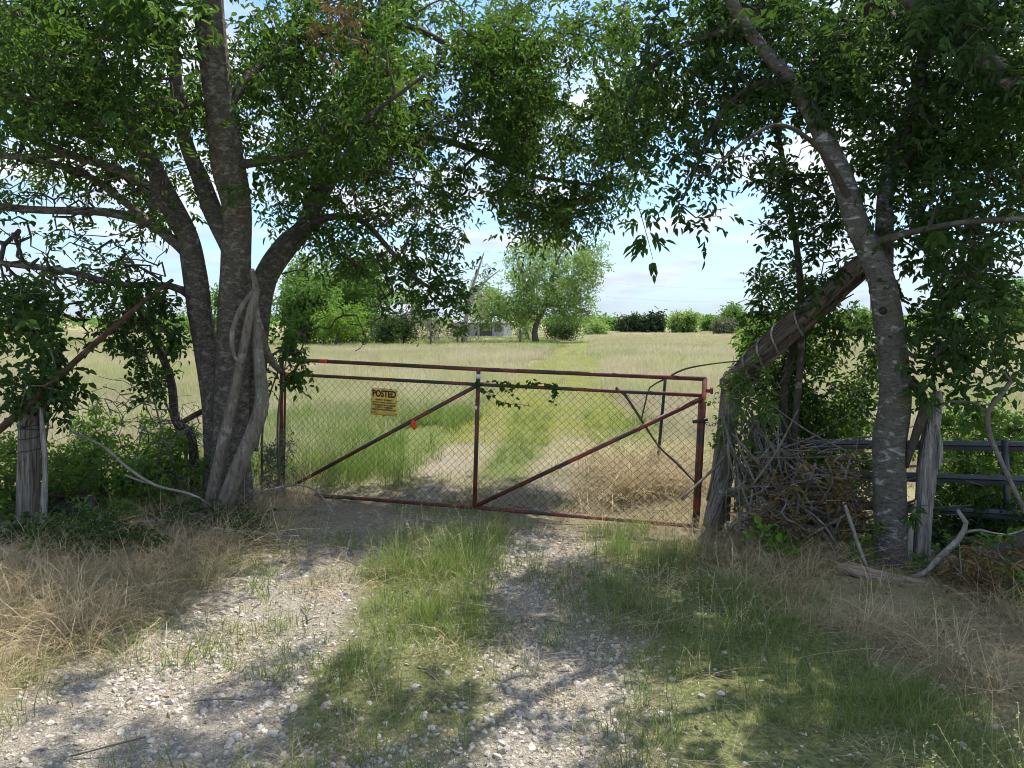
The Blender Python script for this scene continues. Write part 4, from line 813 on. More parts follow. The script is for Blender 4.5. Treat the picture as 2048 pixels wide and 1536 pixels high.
for key in 'CDEFG': limb('limb', RT, org, Q[key], M['bark_branch'], 10, .14, 0, .05, ord(key) + 50)
c = P(1766, 622, 4.9); limb('knot_hole', RT, org, np.array([(*(c + np.array((0, .0, 0))), .026), (*(c + np.array((0, -.012, 0))), .021)]), M['sign_black'], 12, .1)
T1 = np.vstack([rect(1290, -20, 1660, 235, 5.2, 7.0, 220, 34), rect(1640, -20, 2080, 330, 4.9, 7.2, 340, 34), rect(1780, 240, 2080, 520, 4.8, 6.6, 130, 34), rect(1350, 200, 1455, 450, 5.2, 5.9, 14), rect(1560, 330, 1690, 560, 5.4, 6.2, 16),
                rect(1690, 430, 1790, 560, 4.7, 5.2, 20), rect(1800, 530, 2070, 740, 4.6, 5.8, 70, 34), rect(1240, 60, 1400, 330, 5.4, 6.6, 34), rect(1440, 300, 1560, 440, 5.1, 5.9, 5)])
T2 = np.vstack([rect(1150, -1400, 1700, -60, 4.2, 8, 16), rect(1600, -1400, 2500, -60, 4.0, 8.5, 45), rect(2100, -500, 2700, 600, 4, 7, 30)])
T1 = clear_of(T1, Q['A'], 60, 5.4)
pa_ = grow(list(Q.values()), np.vstack((T1, T2)), .16, .10, .03, .0032, .42, .04); near = [q for q in pa_ if q[0][-1][2] < 1.6 + .46 * q[0][-1][1]]; high = [q for q in pa_ if q[0][-1][2] >= 1.6 + .46 * q[0][-1][1]]
TB = np.vstack([rect(1380, 180, 1640, 420, 5, 6, 24), rect(1880, 380, 2060, 620, 4.4, 5.2, 24)])
pb_ = grow(list(Q.values()), TB, .12, .04, .04, .0028, .45, .02)
add_branches(RT, org, pa_ + pb_, M['bark_branch'])
add_leaves(RT, org, [foliage(near, 5, .58, .17, .064, .028, 3, spread=.07), foliage(near, 3, .5, .1, .05, .026, 1, spread=.07)], M['leaf_dark'])
add_leaves(RT, org, [foliage(high, 13, .7, .26, .11, .05, 3, spread=.1)], M['leaf_dark'])
# hanging spray of large leaves over the sky, leaf by leaf
def leaf_mesh(ll, lw, seed):
    r = np.random.default_rng(seed); V, F_ = leaflets(np.zeros((1, 3)), np.array([[1.0, 0, 0]]), np.array([[0, 0, 1.0]]), ll, lw, .14); me = mesh_np('leaf', V, F_, {'tint': np.full(6, r.uniform(.2, .9))}, False); return me
LFM = [leaf_mesh(.085, .037, i) for i in range(5)]
def spray(root, org, twig, ids_mat, n, name='spray', scale=1.0, meshes=LFM, rach=.16):
    tw = resample(np.asarray(twig, float), .03); o = ob(name, Tubes().add(tw, np.linspace(.0042, .0018, len(tw)), 5).mesh(name, org), M['bark_branch'], root)
    for me in meshes:
        if len(me.materials) == 0: me.materials.append(ids_mat)
    cnt = 0
    while cnt < n:
        f = rng.uniform(.45, 1) ; b = tw[int(f * (len(tw) - 1))]; d = norm(rng.normal(0, 1, 3) * np.array((1, .7, .5)) - np.array((0, 0, .75))); s_ = norm(np.cross(d, rng.normal(size=3)))
        for t, sg in ((.35, 1), (.35, -1), (.65, 1), (.65, -1), (1, 0)):
            if cnt >= n: break
            dd = norm(d * .6 + s_ * sg * .8 - np.array((0, 0, .25))) if sg else d
            l = ob('leaf', meshes[cnt % len(meshes)], None, o); l.location = b + d * rach * t - org; l.rotation_euler = (Vector(dd).to_track_quat('X', 'Z').to_matrix() @ Matrix.Rotation(rng.normal(0, .5), 3, 'X')).to_euler()
            sc_ = scale * rng.uniform(.75, 1.15); l.scale = (sc_,) * 3; cnt += 1
    return o
spray(RT, org, [P(1268, 380, 5.75), P(1285, 440, 5.6), P(1296, 480, 5.55), P(1306, 520, 5.5)], M['leaf_ash'], 64, rach=.13)
spray(RT, org, [P(1795, 760, 4.95), P(1830, 770, 4.8), P(1870, 790, 4.7)], None, 26, rach=.12, scale=.9)
spray(RT, org, [P(1800, 1040, 4.9), P(1830, 1015, 4.75), P(1860, 1010, 4.7)], None, 22, rach=.10, scale=.85)

# mottled limb reaching in from a tree beyond the right edge
org = np.array((4.3, 4.6, -.02)); OT = thing('mottled_limb_tree', 'tree past the right edge whose white mottled limb crosses the top right corner', 'tree', org)
tk = np.array([(4.3, 4.6, -.1, .2), (4.25, 4.6, .8, .16), (4.1, 4.6, 1.9, .13), (*P(2230, 330, 4.6), .10), (*P(2120, 240, 4.65), .075), (*P(2048, 183, 4.7), .055), (*P(2012, 157, 4.75), .052), (*P(1950, 95, 4.8), .050), (*P(1899, 47, 4.85), .047), (*P(1818, 0, 4.9), .043), (*P(1700, -100, 5.0), .035), (*P(1600, -220, 5.0), .025)])
limb('trunk', OT, org, tk, M['bark_right'], 18, .14, 0, .05, 91)
pa_ = grow([tk], np.vstack([rect(1850, -100, 2200, 130, 4.2, 5.4, 40), rect(2000, 60, 2350, 330, 3.9, 5.2, 30)]), .16, .1, .03)
add_branches(OT, org, pa_, M['bark_branch']); add_leaves(OT, org, [foliage(pa_, 10, .42, .18, .068, .03, 3)], M['leaf_dark'])
# thin sapling between the gate post and the leaning tree
org = up(1585, 960, 5.75, -.02); SA = thing('thin_sapling', 'thin upright sapling rising behind the leaning brace log', 'tree', org)
st = np.vstack((np.append(up(1580, 1010, 5.75, -.05), .03), PP([(1590, 850, 5.8, 14), (1602, 700, 5.8, 14), (1600, 560, 5.8, 13), (1588, 456, 5.8, 12), (1567, 330, 5.8, 11), (1548, 220, 5.8, 9), (1535, 80, 5.8, 7)])))
limb('trunk', SA, org, st, M['bark_branch'], 10, .12, 0, .05, 61)
st2 = np.vstack((np.append(up(1560, 1000, 5.9, -.05), .035), PP([(1565, 880, 5.95, 18), (1572, 760, 5.95, 16), (1600, 650, 5.9, 12), (1625, 560, 5.9, 9)]))); limb('trunk', SA, org, st2, M['bark_branch'], 10, .12, 0, .05, 62)
pa_ = grow([st, st2], np.vstack([rect(1500, 380, 1680, 620, 5.4, 6.2, 26), rect(1490, 590, 1760, 880, 6.0, 7.0, 150, 34), rect(1470, 520, 1560, 680, 5.95, 6.3, 16), rect(1510, 240, 1600, 380, 5.5, 6.1, 9)]), .14, .08, .03, .0028)
add_branches(SA, org, pa_, M['bark_branch']); add_leaves(SA, org, [foliage(pa_, 8, .35, .15, .058, .026, 2)], M['leaf_dark'])

# ------------------------------------------------------------------ thickets: each shrub a plant of its own
def shrub(name, label, px, py, Y, blobs, per=9, ll=.042, lw=.022, pairs=2, L=.09, m='leaf_thicket', bm='stick', nst=4, h=.7, bare=None, cat='shrub', group=None, rt=.0026, step=.13):
    o0 = up(px, py, Y, 0); o0[2] = GH(o0[0], o0[1]) - .01; root = thing(name, label, cat, o0, group); st = []
    tg = np.vstack([rect(*b) for b in blobs]); tg[:, 2] = np.maximum(tg[:, 2], o0[2] + .05); c = tg.mean(0)
    for i in range(nst):
        e = tg[int(rng.integers(len(tg)))] * .6 + c * .4; b = o0 + np.array((*rng.normal(0, .08, 2), -.03)); mid = (b + e) / 2 + rng.normal(0, .06, 3) + np.array((0, 0, .08)); s = np.array([(*b, .013), (*mid, .009), (*e, .005)]); st.append(s)
        limb('stem', root, o0, s, M[bm], 6, .1, 0, .08, i)
    pth = grow(st, tg, step, .08, .03, rt)
    pb = grow(st, np.vstack([rect(*b) for b in bare]), .10, .1, .04, .0025) if bare else []
    add_branches(root, o0, pth + pb, M[bm]); add_leaves(root, o0, [foliage(pth, per, .26, L, ll, lw, pairs)], M[m]); return root
shrub('bushy_shrub', 'bushy green shrub growing behind the left fence post', 30, 1060, 6.2, [(-60, 860, 140, 1080, 5.8, 6.8, 130)])
shrub('bushy_shrub', 'leafy shrub spreading between the left fence post and the many-stemmed tree', 220, 1050, 6.5, [(90, 880, 350, 1060, 6.0, 7.2, 190), (120, 800, 330, 900, 6.4, 7.4, 40)], bare=[(80, 780, 400, 1020, 6, 7, 110)], nst=6)
shrub('bushy_shrub', 'green shrub crowding the left foot of the many-stemmed tree', 340, 1040, 6.8, [(270, 850, 420, 1060, 6.3, 7.4, 110)], bare=[(250, 780, 420, 980, 6.2, 7, 90)])
shrub('low_weed_clump', 'low dark weeds in front of the small metal tank', 200, 1100, 5.3, [(0, 1040, 340, 1120, 4.9, 5.8, 90)], m='leaf_dark', nst=3)
shrub('low_weed_clump', 'dark weed clump in front of the many-stemmed tree roots', 380, 1090, 5.6, [(300, 1015, 540, 1085, 5.5, 6.1, 60)], m='leaf_dark', nst=3, bare=[(320, 1010, 520, 1090, 5.4, 5.8, 30)])
shrub('leafy_sapling', 'broad leaved sapling hanging over the top of the left fence post', 40, 1000, 5.9, [(-50, 560, 120, 830, 5.3, 6.1, 55), (80, 700, 160, 850, 5.3, 5.9, 14)], 7, .065, .042, 1, .08, 'leaf_dark', nst=3)
shrub('leafy_sapling', 'slim leafy sapling left of the many-stemmed tree trunk', 385, 985, 6.7, [(200, 560, 350, 720, 6.1, 7, 26), (250, 640, 380, 800, 6.3, 7, 16)], 7, .06, .034, 2, .11, 'leaf_dark', nst=2, bare=[(180, 700, 390, 920, 6.2, 7, 60)])
shrub('brown_weed', 'brown dying weeds between the many-stemmed tree and the gate hinge', 545, 985, 7.0, [(505, 860, 580, 985, 6.8, 7.4, 34)], 8, .03, .014, 2, .07, 'leaf_grey', nst=3)
shrub('leafy_sprig', 'drooping green sprig over the upper left corner of the gate', 548, 990, 7.1, [(575, 722, 618, 775, 6.8, 7.0, 7), (560, 620, 600, 720, 6.9, 7.15, 6)], 6, .07, .030, 3, .17, 'leaf_ash', nst=2)
shrub('dense_thicket_shrub', 'dense shrub with small leaves behind the steel stock panel at the right edge', 1960, 1010, 5.7, [(1840, 790, 2080, 1010, 5.3, 6.6, 230)], 9, .036, .022, 2, .075)
shrub('dense_thicket_shrub', 'leafy shrub behind the steel rails left of the lichen-spotted tree', 1650, 990, 6.3, [(1490, 790, 1760, 1030, 5.95, 7.0, 230)], 9, .04, .022, 2, .08)
shrub('dense_thicket_shrub', 'shrub with dark leaves low behind the split post', 1950, 1080, 5.5, [(1840, 950, 2090, 1120, 5.2, 5.9, 130)], 8, .036, .02, 2, .075, 'leaf_dark')
shrub('withered_shrub', 'withered brown leaved brush in front of the steel rails', 1660, 1080, 5.3, [(1490, 900, 1760, 1090, 5.0, 5.6, 80)], 4, .05, .022, 1, .06, 'leaf_dead', bare=[(1450, 870, 1780, 1110, 4.9, 5.7, 130)], nst=6, bm='stick')
shrub('withered_shrub', 'withered brown weeds in the bottom right corner by the rails', 1960, 1190, 4.55, [(1900, 1080, 2090, 1230, 4.2, 4.8, 60)], 6, .045, .016, 2, .07, 'leaf_dead', bare=[(1890, 1060, 2090, 1220, 4.2, 4.8, 50)])
shrub('low_vine_weed', 'bright green low weed below the withered brush', 1560, 1090, 5.15, [(1500, 1050, 1600, 1095, 5.0, 5.3, 12)], 6, .055, .045, 1, .05, 'leaf_lime', nst=2)
shrub('climbing_vine', 'leafy vine climbing around the corner post and the foot of the brace log', 1490, 1040, 5.75, [(1440, 700, 1540, 800, 5.6, 5.9, 22), (1470, 800, 1560, 1000, 5.5, 5.85, 34), (1420, 760, 1450, 900, 5.85, 6.0, 7)], 6, .04, .03, 1, .05, 'leaf_thicket', nst=5, bare=[(1430, 700, 1600, 1000, 5.5, 5.9, 60)], cat='vine')
shrub('pale_lime_sapling', 'pale lime sapling in the field behind the brace log', 1525, 730, 17.0, [(1480, 630, 1560, 730, 16, 18, 60)], 12, .10, .04, 2, .2, 'leaf_lime', nst=4, rt=.005)
# tangle of dead vine stems around the corner post
o0 = up(1500, 1040, 5.8, 0); TG = thing('dead_vine_tangle', 'tangle of dead grey vine stems heaped around the corner post', 'vine', o0)
for i in range(62):
    a = P(rng.uniform(1440, 1560), rng.uniform(800, 930), rng.uniform(5.6, 6.05)); b = P(a[0] / a[1] * F_PX + CXP + rng.normal(60, 70), rng.uniform(980, 1060), rng.uniform(5.3, 5.9)); b[2] = max(b[2], .03)
    mid = (a + b) / 2 + rng.normal(0, .045, 3); r = rng.uniform(.003, .012); limb('stem', TG, o0, np.array([(*a, r * .6), (*((a + mid) / 2 + rng.normal(0, .02, 3)), r), (*mid, r), (*b, r * .8)]), M['stick'], 5, .1, 0, .07, i)
for i in range(90):
    a = P(rng.uniform(1450, 1780), rng.uniform(900, 1060), rng.uniform(5.1, 5.6)); b = a + np.array((rng.normal(0, .5), rng.normal(-.05, .2), rng.normal(0, .22))); a[2] = max(a[2], .03); b[2] = max(b[2], .02)
    lim = P(1452, 900, b[1])[0]; b[0] = lim + abs(b[0] - lim)
    mid = (a + b) / 2 + rng.normal(0, .035, 3); r = rng.uniform(.002, .011); limb('stem', TG, o0, np.array([(*a, r), (*mid, r), (*b, r * .5)]), M['stick'], 5, .1, 0, .07, i)
# larger fallen or hanging branches
def stickthing(name, label, seq, m='stick', cat='branch', sides=9, extra=(), lump=.12, groove=0):
    q = PP(seq); o0 = q[0, :3].copy(); t = thing(name, label, cat, o0); limb('stem', t, o0, q, M[m], sides, lump, groove, .05, len(label), groove > 0)
    for e in extra: limb('side_branch', t, o0, PP(e), M[m], 6, .1, 0, .05, 3)
    return t
stickthing('fallen_log', 'pale broken log lying at the foot of the lichen-spotted tree', [(1676, 1138, 4.78, 16), (1700, 1138, 4.76, 30), (1740, 1150, 4.7, 28), (1790, 1160, 4.66, 24), (1840, 1168, 4.62, 20), (1880, 1176, 4.58, 12)], 'log', 'log', 16, (), .16, .12)
stickthing('curved_branch', 'curved grey branch rising from the foot of the split post', [(1800, 1160, 4.75, 10), (1845, 1148, 4.72, 11), (1880, 1115, 4.7, 13), (1918, 1078, 4.68, 12), (1932, 1045, 4.66, 10), (1915, 1020, 4.66, 7)], 'dead_grey', 'branch', 9, ([(1925, 1066, 4.68, 7), (1960, 1060, 4.66, 5), (2010, 1070, 4.6, 4), (2060, 1055, 4.6, 3)],))
stickthing('arching_vine', 'long bare vine arching down in front of the right thicket', [(2022, 762, 4.7, 9), (1998, 795, 4.7, 10), (1976, 825, 4.7, 11), (1980, 870, 4.7, 10), (2008, 935, 4.65, 9), (2034, 990, 4.6, 9), (2070, 1060, 4.55, 9)], 'stick', 'vine', 9, ([(1976, 825, 4.7, 6), (1950, 806, 4.75, 6), (1900, 803, 4.8, 5), (1870, 812, 4.85, 5)], [(2022, 762, 4.7, 5), (2008, 745, 4.7, 3)]))
stickthing('forked_branch', 'forked branch hooked between the lichen-spotted tree and the split post', [(1820, 755, 4.98, 16), (1842, 790, 4.92, 20), (1850, 815, 4.9, 22), (1838, 850, 4.9, 18), (1822, 900, 4.92, 14), (1812, 935, 4.95, 9)], 'bark_branch')
stickthing('fallen_limb', 'thick mossy limb lying across the right thicket low down', [(1930, 1105, 4.8, 20), (1985, 1100, 4.75, 24), (2040, 1085, 4.7, 34), (2120, 1030, 4.65, 44)], 'bark_right', 'branch', 12)
stickthing('dead_stick', 'straight grey stick leaning in front of the lichen-spotted tree', [(1735, 1140, 4.8, 6), (1710, 1070, 4.85, 8), (1690, 1010, 4.9, 6)], 'dead_grey')
stickthing('dead_rail', 'grey weathered branch lying level beside the corner post', [(1438, 985, 5.75, 13), (1500, 988, 5.7, 16), (1580, 985, 5.6, 14), (1660, 990, 5.5, 9)], 'cedar_pale', 'branch', 12, (), .1, .15)
stickthing('bark_stub', 'short rough barked stub standing at the foot of the corner post', [(1425, 1055, 5.85, 40), (1432, 1010, 5.85, 34), (1448, 975, 5.85, 28), (1462, 958, 5.9, 12)], 'cedar_post', 'stump', 16, (), .14, .15)
stickthing('arching_cane', 'long thin bare stem arching over the weeds at left', [(-20, 1125, 4.9, 5), (110, 1085, 5.2, 6), (250, 1050, 5.6, 7), (335, 1042, 5.7, 7), (420, 1055, 5.6, 6), (520, 1068, 5.5, 4), (600, 1072, 5.4, 2)], 'dead_grey')
stickthing('arching_cane', 'pale bare stem slanting down to the many-stemmed tree roots', [(140, 862, 6.0, 5), (205, 892, 5.95, 6), (255, 935, 5.9, 6), (310, 970, 5.9, 6), (380, 988, 5.9, 5), (420, 1010, 5.95, 4)], 'dead_grey', 'branch', 7, ([(250, 950, 5.9, 4), (290, 965, 5.9, 4), (305, 967, 5.9, 3)],))
stickthing('small_tree_stem', 'slim dark crooked tree stem left of the many-stemmed tree', [(391, 1010, 6.75, 22), (389, 930, 6.75, 20), (380, 868, 6.75, 18), (352, 842, 6.75, 18), (344, 773, 6.75, 17), (328, 720, 6.7, 16), (305, 672, 6.65, 15), (273, 609, 6.5, 13), (255, 560, 6.4, 9)], 'bark_branch', 'tree', 10, ([(360, 848, 6.75, 12), (390, 830, 6.8, 12), (430, 812, 6.9, 12)],))
stickthing('arching_cane', 'fine dry stem arching in front of the gate hinge post', [(440, 1005, 6.3, 3), (520, 985, 6.4, 4), (590, 970, 6.4, 4), (635, 985, 6.35, 3), (670, 1030, 6.2, 2)], 'dead_grey')
stickthing('dead_creeper', 'dark dead creeper stem hanging on the right half of the gate', [(1232, 775, 6.28, 5), (1250, 790, 6.25, 6), (1283, 840, 6.2, 5), (1318, 893, 6.15, 4), (1352, 925, 6.1, 5), (1390, 965, 6.05, 3)], 'bark_branch', 'vine', 7, ([(1283, 838, 6.2, 3), (1292, 800, 6.2, 3), (1300, 775, 6.2, 3), (1330, 758, 6.15, 4), (1370, 738, 6.1, 4), (1430, 727, 6.0, 3), (1480, 722, 5.9, 3)],))
# creeper with round leaves on the gate rail
o0 = GP(962, 770, .03); CR = thing('leafy_creeper', 'green leafy creeper draped on the rail right of the centre stile', 'vine', o0)
RLM = [leaf_mesh(.05, .048, 40 + i) for i in range(4)]
for me in RLM: me.materials.append(M['leaf_dark'])
for seq, n in (([(960, 765), (1000, 763), (1040, 770), (1080, 766), (1118, 772), (1130, 780)], 44), ([(962, 772), (985, 790), (1010, 806), (1040, 808), (1063, 812)], 22), ([(1110, 772), (1114, 785), (1108, 806)], 14), ([(1000, 768), (1020, 782), (1030, 796)], 10)):
    tw = resample(np.array([GP(a, b, .035) for a, b in seq]), .02); sv = ob('stem', Tubes().add(tw, .0022, 5).mesh('stem', o0), M['bark_branch'], CR)
    for i in range(n):
        b = tw[int(rng.integers(len(tw)))] + rng.normal(0, .006, 3); dd = norm(rng.normal(0, 1, 3) * np.array((1, .6, .6)) - np.array((0, .25, .45))); l = ob('leaf', RLM[i % 4], None, sv); l.location = b - o0
        l.rotation_euler = (Vector(dd).to_track_quat('X', 'Z').to_matrix() @ Matrix.Rotation(rng.normal(0, .7), 3, 'X')).to_euler(); s = rng.uniform(.55, 1.15); l.scale = (s, s, s)
# white blossoms at the foot of the corner post
o0 = up(1470, 1055, 5.7, .0); FW = thing('white_blossoms', 'cluster of small white blossoms at the foot of the corner post', 'flowers', o0)
bm_ = stone_mesh(5)
m_, nt, out = new_mat('white_petal'); k = N(nt); k.l(k.pbr((.72, .70, .60), .7), out.inputs[0]); bm_.materials.clear(); bm_.materials.append(m_)
stq = Tubes()
for i in range(34):
    q = P(rng.uniform(1445, 1500), rng.uniform(1042, 1072), 5.72); q[2] = max(q[2], .03); o = ob('blossom', bm_, None, FW, q - o0); s = rng.uniform(.008, .014); o.scale = (s, s * .8, s * 1.3); o.rotation_euler = rng.normal(0, .6, 3)
    stq.add(np.array([q, np.array((q[0] * .7 + o0[0] * .3, q[1] + .04, -.01))]), .0015, 4)
ob('stalks', stq.mesh('stalks', o0), M['stick'], FW, kind='stuff')
# big clump of dead grass just behind the gate
p = np.array([P(rng.normal(1300, 62), 950, rng.uniform(6.9, 8.6)) for _ in range(260)]); p[:, 2] = ground_h(p[:, 0], p[:, 1])
bake('dead_grass_clump', PD, p, rng.uniform(.8, 1.75, len(p)), .22, 'mound of bleached dead grass behind the right half of the gate', 'dry grass')
# low weeds in the shade under the trees
def herb(n, h, ll, lw, pairs):
    O = np.stack((rng.normal(0, .06, n), rng.normal(0, .06, n), rng.uniform(.15, 1, n) * h), -1); D = norm(rng.normal(0, 1, (n, 3)) * np.array((1, 1, .45)) + np.array((0, 0, .15)))
    V, F_, T = compound(O, D, np.full(n, ll * 1.3), ll, lw, pairs); return mesh_np('herb', V, F_, {'tint': T}, False)
PH = protos('herb', [herb(9, h, .042, .022, q) for h, q in ((.16, 2), (.24, 1), (.12, 2), (.30, 2))], M['leaf_thicket'])
p = sample(3600, -6, 6, 3.6, 8.2, lambda x, y: (Zf(x, y)['lweed'] + Zf(x, y)['rweed']) * .5 * logclear(x, y) * smooth(.3, .65, nz(x, y, 1.3, 91)))
bake('shade_weeds', PH, p, rng.uniform(.6, 1.3, len(p)), .2, 'low leafy weeds growing in the shade along both fence lines', 'weeds')
# leaf litter
LIT = protos('litter', [leaf_mesh(.05, .022, 70 + i) for i in range(4)], M['leaf_litter'])
p = sample(9000, -4, 4, 2.3, 7.6, lambda x, y: .10 + .35 * Zf(x, y)['ldry'] + .35 * Zf(x, y)['rdry'] + .3 * Zf(x, y)['atgate'] + .8 * Zf(x, y)['lweed'] + .8 * Zf(x, y)['rweed']); p[:, 2] += .012
bake('leaf_litter', LIT, p, rng.uniform(.35, .9, len(p)), .6, 'dry fallen leaves scattered over the ground', 'leaf litter')
p = sample(600, -3, 3.2, 2.5, 7.2, lambda x, y: .35 + .5 * Zf(x, y)['atgate'])[:170]; tw = Tubes()
for q in p:
    a = rng.uniform(0, 6.28); L_ = rng.uniform(.05, .28); d = np.array((math.cos(a), math.sin(a), 0)); tw.add(np.array([q + (0, 0, .015), q + d * L_ * .5 + rng.normal(0, .012, 3) + (0, 0, .022), q + d * L_ + (0, 0, .014)]), rng.uniform(.0015, .0042), 4)
ob('twig_litter', tw.mesh('twig_litter'), M['stick'], None, None, 'broken dead twigs strewn on the gravel drive', 'twigs', None, 'stuff')
# brown dead leaves hanging in the crown
o0 = P(672, 10, 5.4); DL = thing('dead_leaf_cluster', 'cluster of brown dead leaves hanging in the crown at top left', 'dead leaves', o0)
pth = grow([np.array([(*P(650, -40, 5.4), .006), (*P(672, 20, 5.4), .005)])], rect(625, -20, 720, 120, 5.2, 5.6, 16), .1, -.1, .03, .002); add_branches(DL, o0, pth, M['stick']); add_leaves(DL, o0, [foliage(pth, 4, .28, .06, .05, .024, 1, down=.7)], M['leaf_dead'])

# ------------------------------------------------------------------ beyond the field: trees, house, barn
def ragged(q):                           # break one crown outline into uneven lobes
    x0, y0, x1, y1, d0, d1, n = q; w, h = x1 - x0, y1 - y0; out = [(x0 + w * .15, y0 + h * .25, x1 - w * .15, y1, d0, d1, int(n * .35))]
    for i in range(6):
        a, b_ = rng.uniform(.34, .62), rng.uniform(.36, .66); u, v = rng.uniform(0, 1 - a), rng.uniform(0, 1 - b_); dd = rng.uniform(0, .5)
        out.append((x0 + u * w, y0 + v * h, x0 + (u + a) * w, y0 + (v + b_) * h, d0 + (d1 - d0) * dd, d0 + (d1 - d0) * (dd + .5), max(2, int(n * .65 / 6))))
    return out
def fartree(name, label, px, py, Y, trunk_w, blobs, leaf, lw_, m, per=26, pairs=1, group=None, stems=None, lean=0, bm='bark_far', cat='tree', zoff=None, reach=None, rag=True):
    b = P(px, py, Y); b[2] = GH(b[0], b[1]) - .05; root = thing(name, label, cat, b, group)
    tg = np.vstack([rect(*z_) for q in blobs for z_ in (ragged(q) if rag else [q])]); tg[:, 2] = np.maximum(tg[:, 2], b[2] + .3); c = tg.mean(0); H = tg[:, 2].max() - b[2]; r = W(trunk_w, Y) / 2
    if stems is None:
        s0 = np.array([(*b, r * 1.25), (b[0] + (c[0] - b[0]) * .2 + lean, b[1], b[2] + H * .25, r), (b[0] + (c[0] - b[0]) * .6, (b[1] + c[1]) / 2, b[2] + H * .5, r * .7), (*(c + (0, 0, H * .2)), r * .3)]); stems = [s0]
    for s in stems: limb('trunk', root, b, s, M[bm], 9, .12, 0, .4, 5)
    pth = grow(stems, tg, Y * .006, .08, Y * .0008, W(.55, Y), .42, r * .6)
    add_branches(root, b, pth, M[bm], 3)
    rc = reach or W(22, Y)
    tips = np.array([q[-1] for q, _ in pth]); n = len(tips); O = (tips[:, None] + rng.normal(0, rc * .42, (n, per, 3))).reshape(-1, 3); D = norm(rng.normal(0, 1, O.shape) - np.array((0, 0, .3)))
    V, F_, T = compound(O, D, rng.uniform(.6, 1.2, len(O)) * leaf * 1.4, leaf, lw_, pairs); ob('crown', mesh_np('crown', V - b, F_, {'tint': T}, False), M[m], root, kind='stuff'); return root
fartree('tall_green_tree', 'tall green tree farthest left of the trees beyond the field', 615, 690, 62, 7, [(545, 490, 690, 690, 59, 65, 190)], .30, .16, 'leaf_far', 22)
fartree('tall_green_tree', 'taller blue green tree just behind the round lime tree', 715, 688, 66, 8, [(640, 485, 785, 690, 63, 70, 190)], .30, .16, 'leaf_far', 22)
fartree('tall_green_tree', 'broad dark green tree hidden behind the gate hinge side trunk', 480, 690, 66, 8, [(330, 560, 580, 690, 62, 70, 70)], .32, .16, 'leaf_far', 20)
fartree('round_lime_tree', 'small round lime green tree with a bare dark trunk', 672, 688, 57, 7, [(628, 604, 738, 670, 55, 59, 80)], .20, .10, 'leaf_lime', 20)
fartree('dark_round_bush', 'dark green round bush right of the lime green tree', 775, 686, 58, 4, [(748, 632, 803, 684, 57, 59.5, 60)], .16, .08, 'leaf_dark', 30, cat='bush')
fartree('narrow_evergreen', 'narrow near-black evergreen right of the dark round bush', 808, 683, 60, 4, [(796, 616, 822, 682, 59, 61, 44)], .14, .07, 'leaf_juniper', 34)
fartree('grey_brush', 'grey half bare brush between the dark bush and the dead snag', 862, 686, 60, 4, [(822, 616, 900, 684, 58, 63, 70)], .13, .055, 'leaf_grey', 14, cat='bush')
fartree('grey_brush', 'grey green brush tucked at the foot of the dead snag', 915, 684, 66, 4, [(885, 620, 950, 682, 63, 68, 44)], .15, .06, 'leaf_grey', 12, cat='bush')
fartree('background_tree', 'green tree behind the dead snag', 952, 680, 134, 5, [(905, 556, 1010, 640, 131, 137, 40)], .44, .22, 'leaf_far', 20)
fartree('background_tree', 'pale green tree behind the barn roof', 790, 676, 112, 6, [(745, 570, 850, 640, 110, 116, 50)], .38, .18, 'leaf_pale', 18)
# dead snag
b = P(930, 682, 64); b[2] = GH(b[0], b[1]) - .05; SN = thing('dead_snag', 'bare grey dead tree standing left of the farmhouse', 'tree', b)
s0 = np.vstack(((*b, .22), PP([(931, 650, 64, 9), (937, 610, 64, 8), (946, 570, 64, 6), (958, 535, 64, 4), (968, 505, 64, 2)]))); s1_ = PP([(938, 600, 64, 6), (958, 575, 63.5, 4), (980, 555, 63, 3), (1000, 540, 63, 2)]); s2_ = PP([(934, 630, 64, 6), (918, 612, 63.5, 4), (895, 600, 63, 3)])
for s in (s0, s1_, s2_): limb('trunk', SN, b, s, M['dead_grey'], 8, .1, 0, .3, 3)
pth = grow([s0, s1_, s2_], np.vstack([rect(900, 520, 1000, 640, 62, 66, 70), rect(940, 490, 985, 560, 63, 65, 20), rect(905, 600, 985, 682, 62, 65, 40)]), .5, .05, .06, .014, .45, .09); add_branches(SN, b, pth, M['dead_grey'], 4)
stickthing('pale_fallen_limb', 'pale fallen limb propped in the grass at the foot of the dead snag', [(958, 654, 62, 2.6), (950, 664, 62, 2.6), (949, 672, 62, 2.2), (956, 682, 62, 1.6)], 'dead_grey', 'branch', 7, ([(949, 668, 62, 2), (940, 678, 62, 1.6)],))
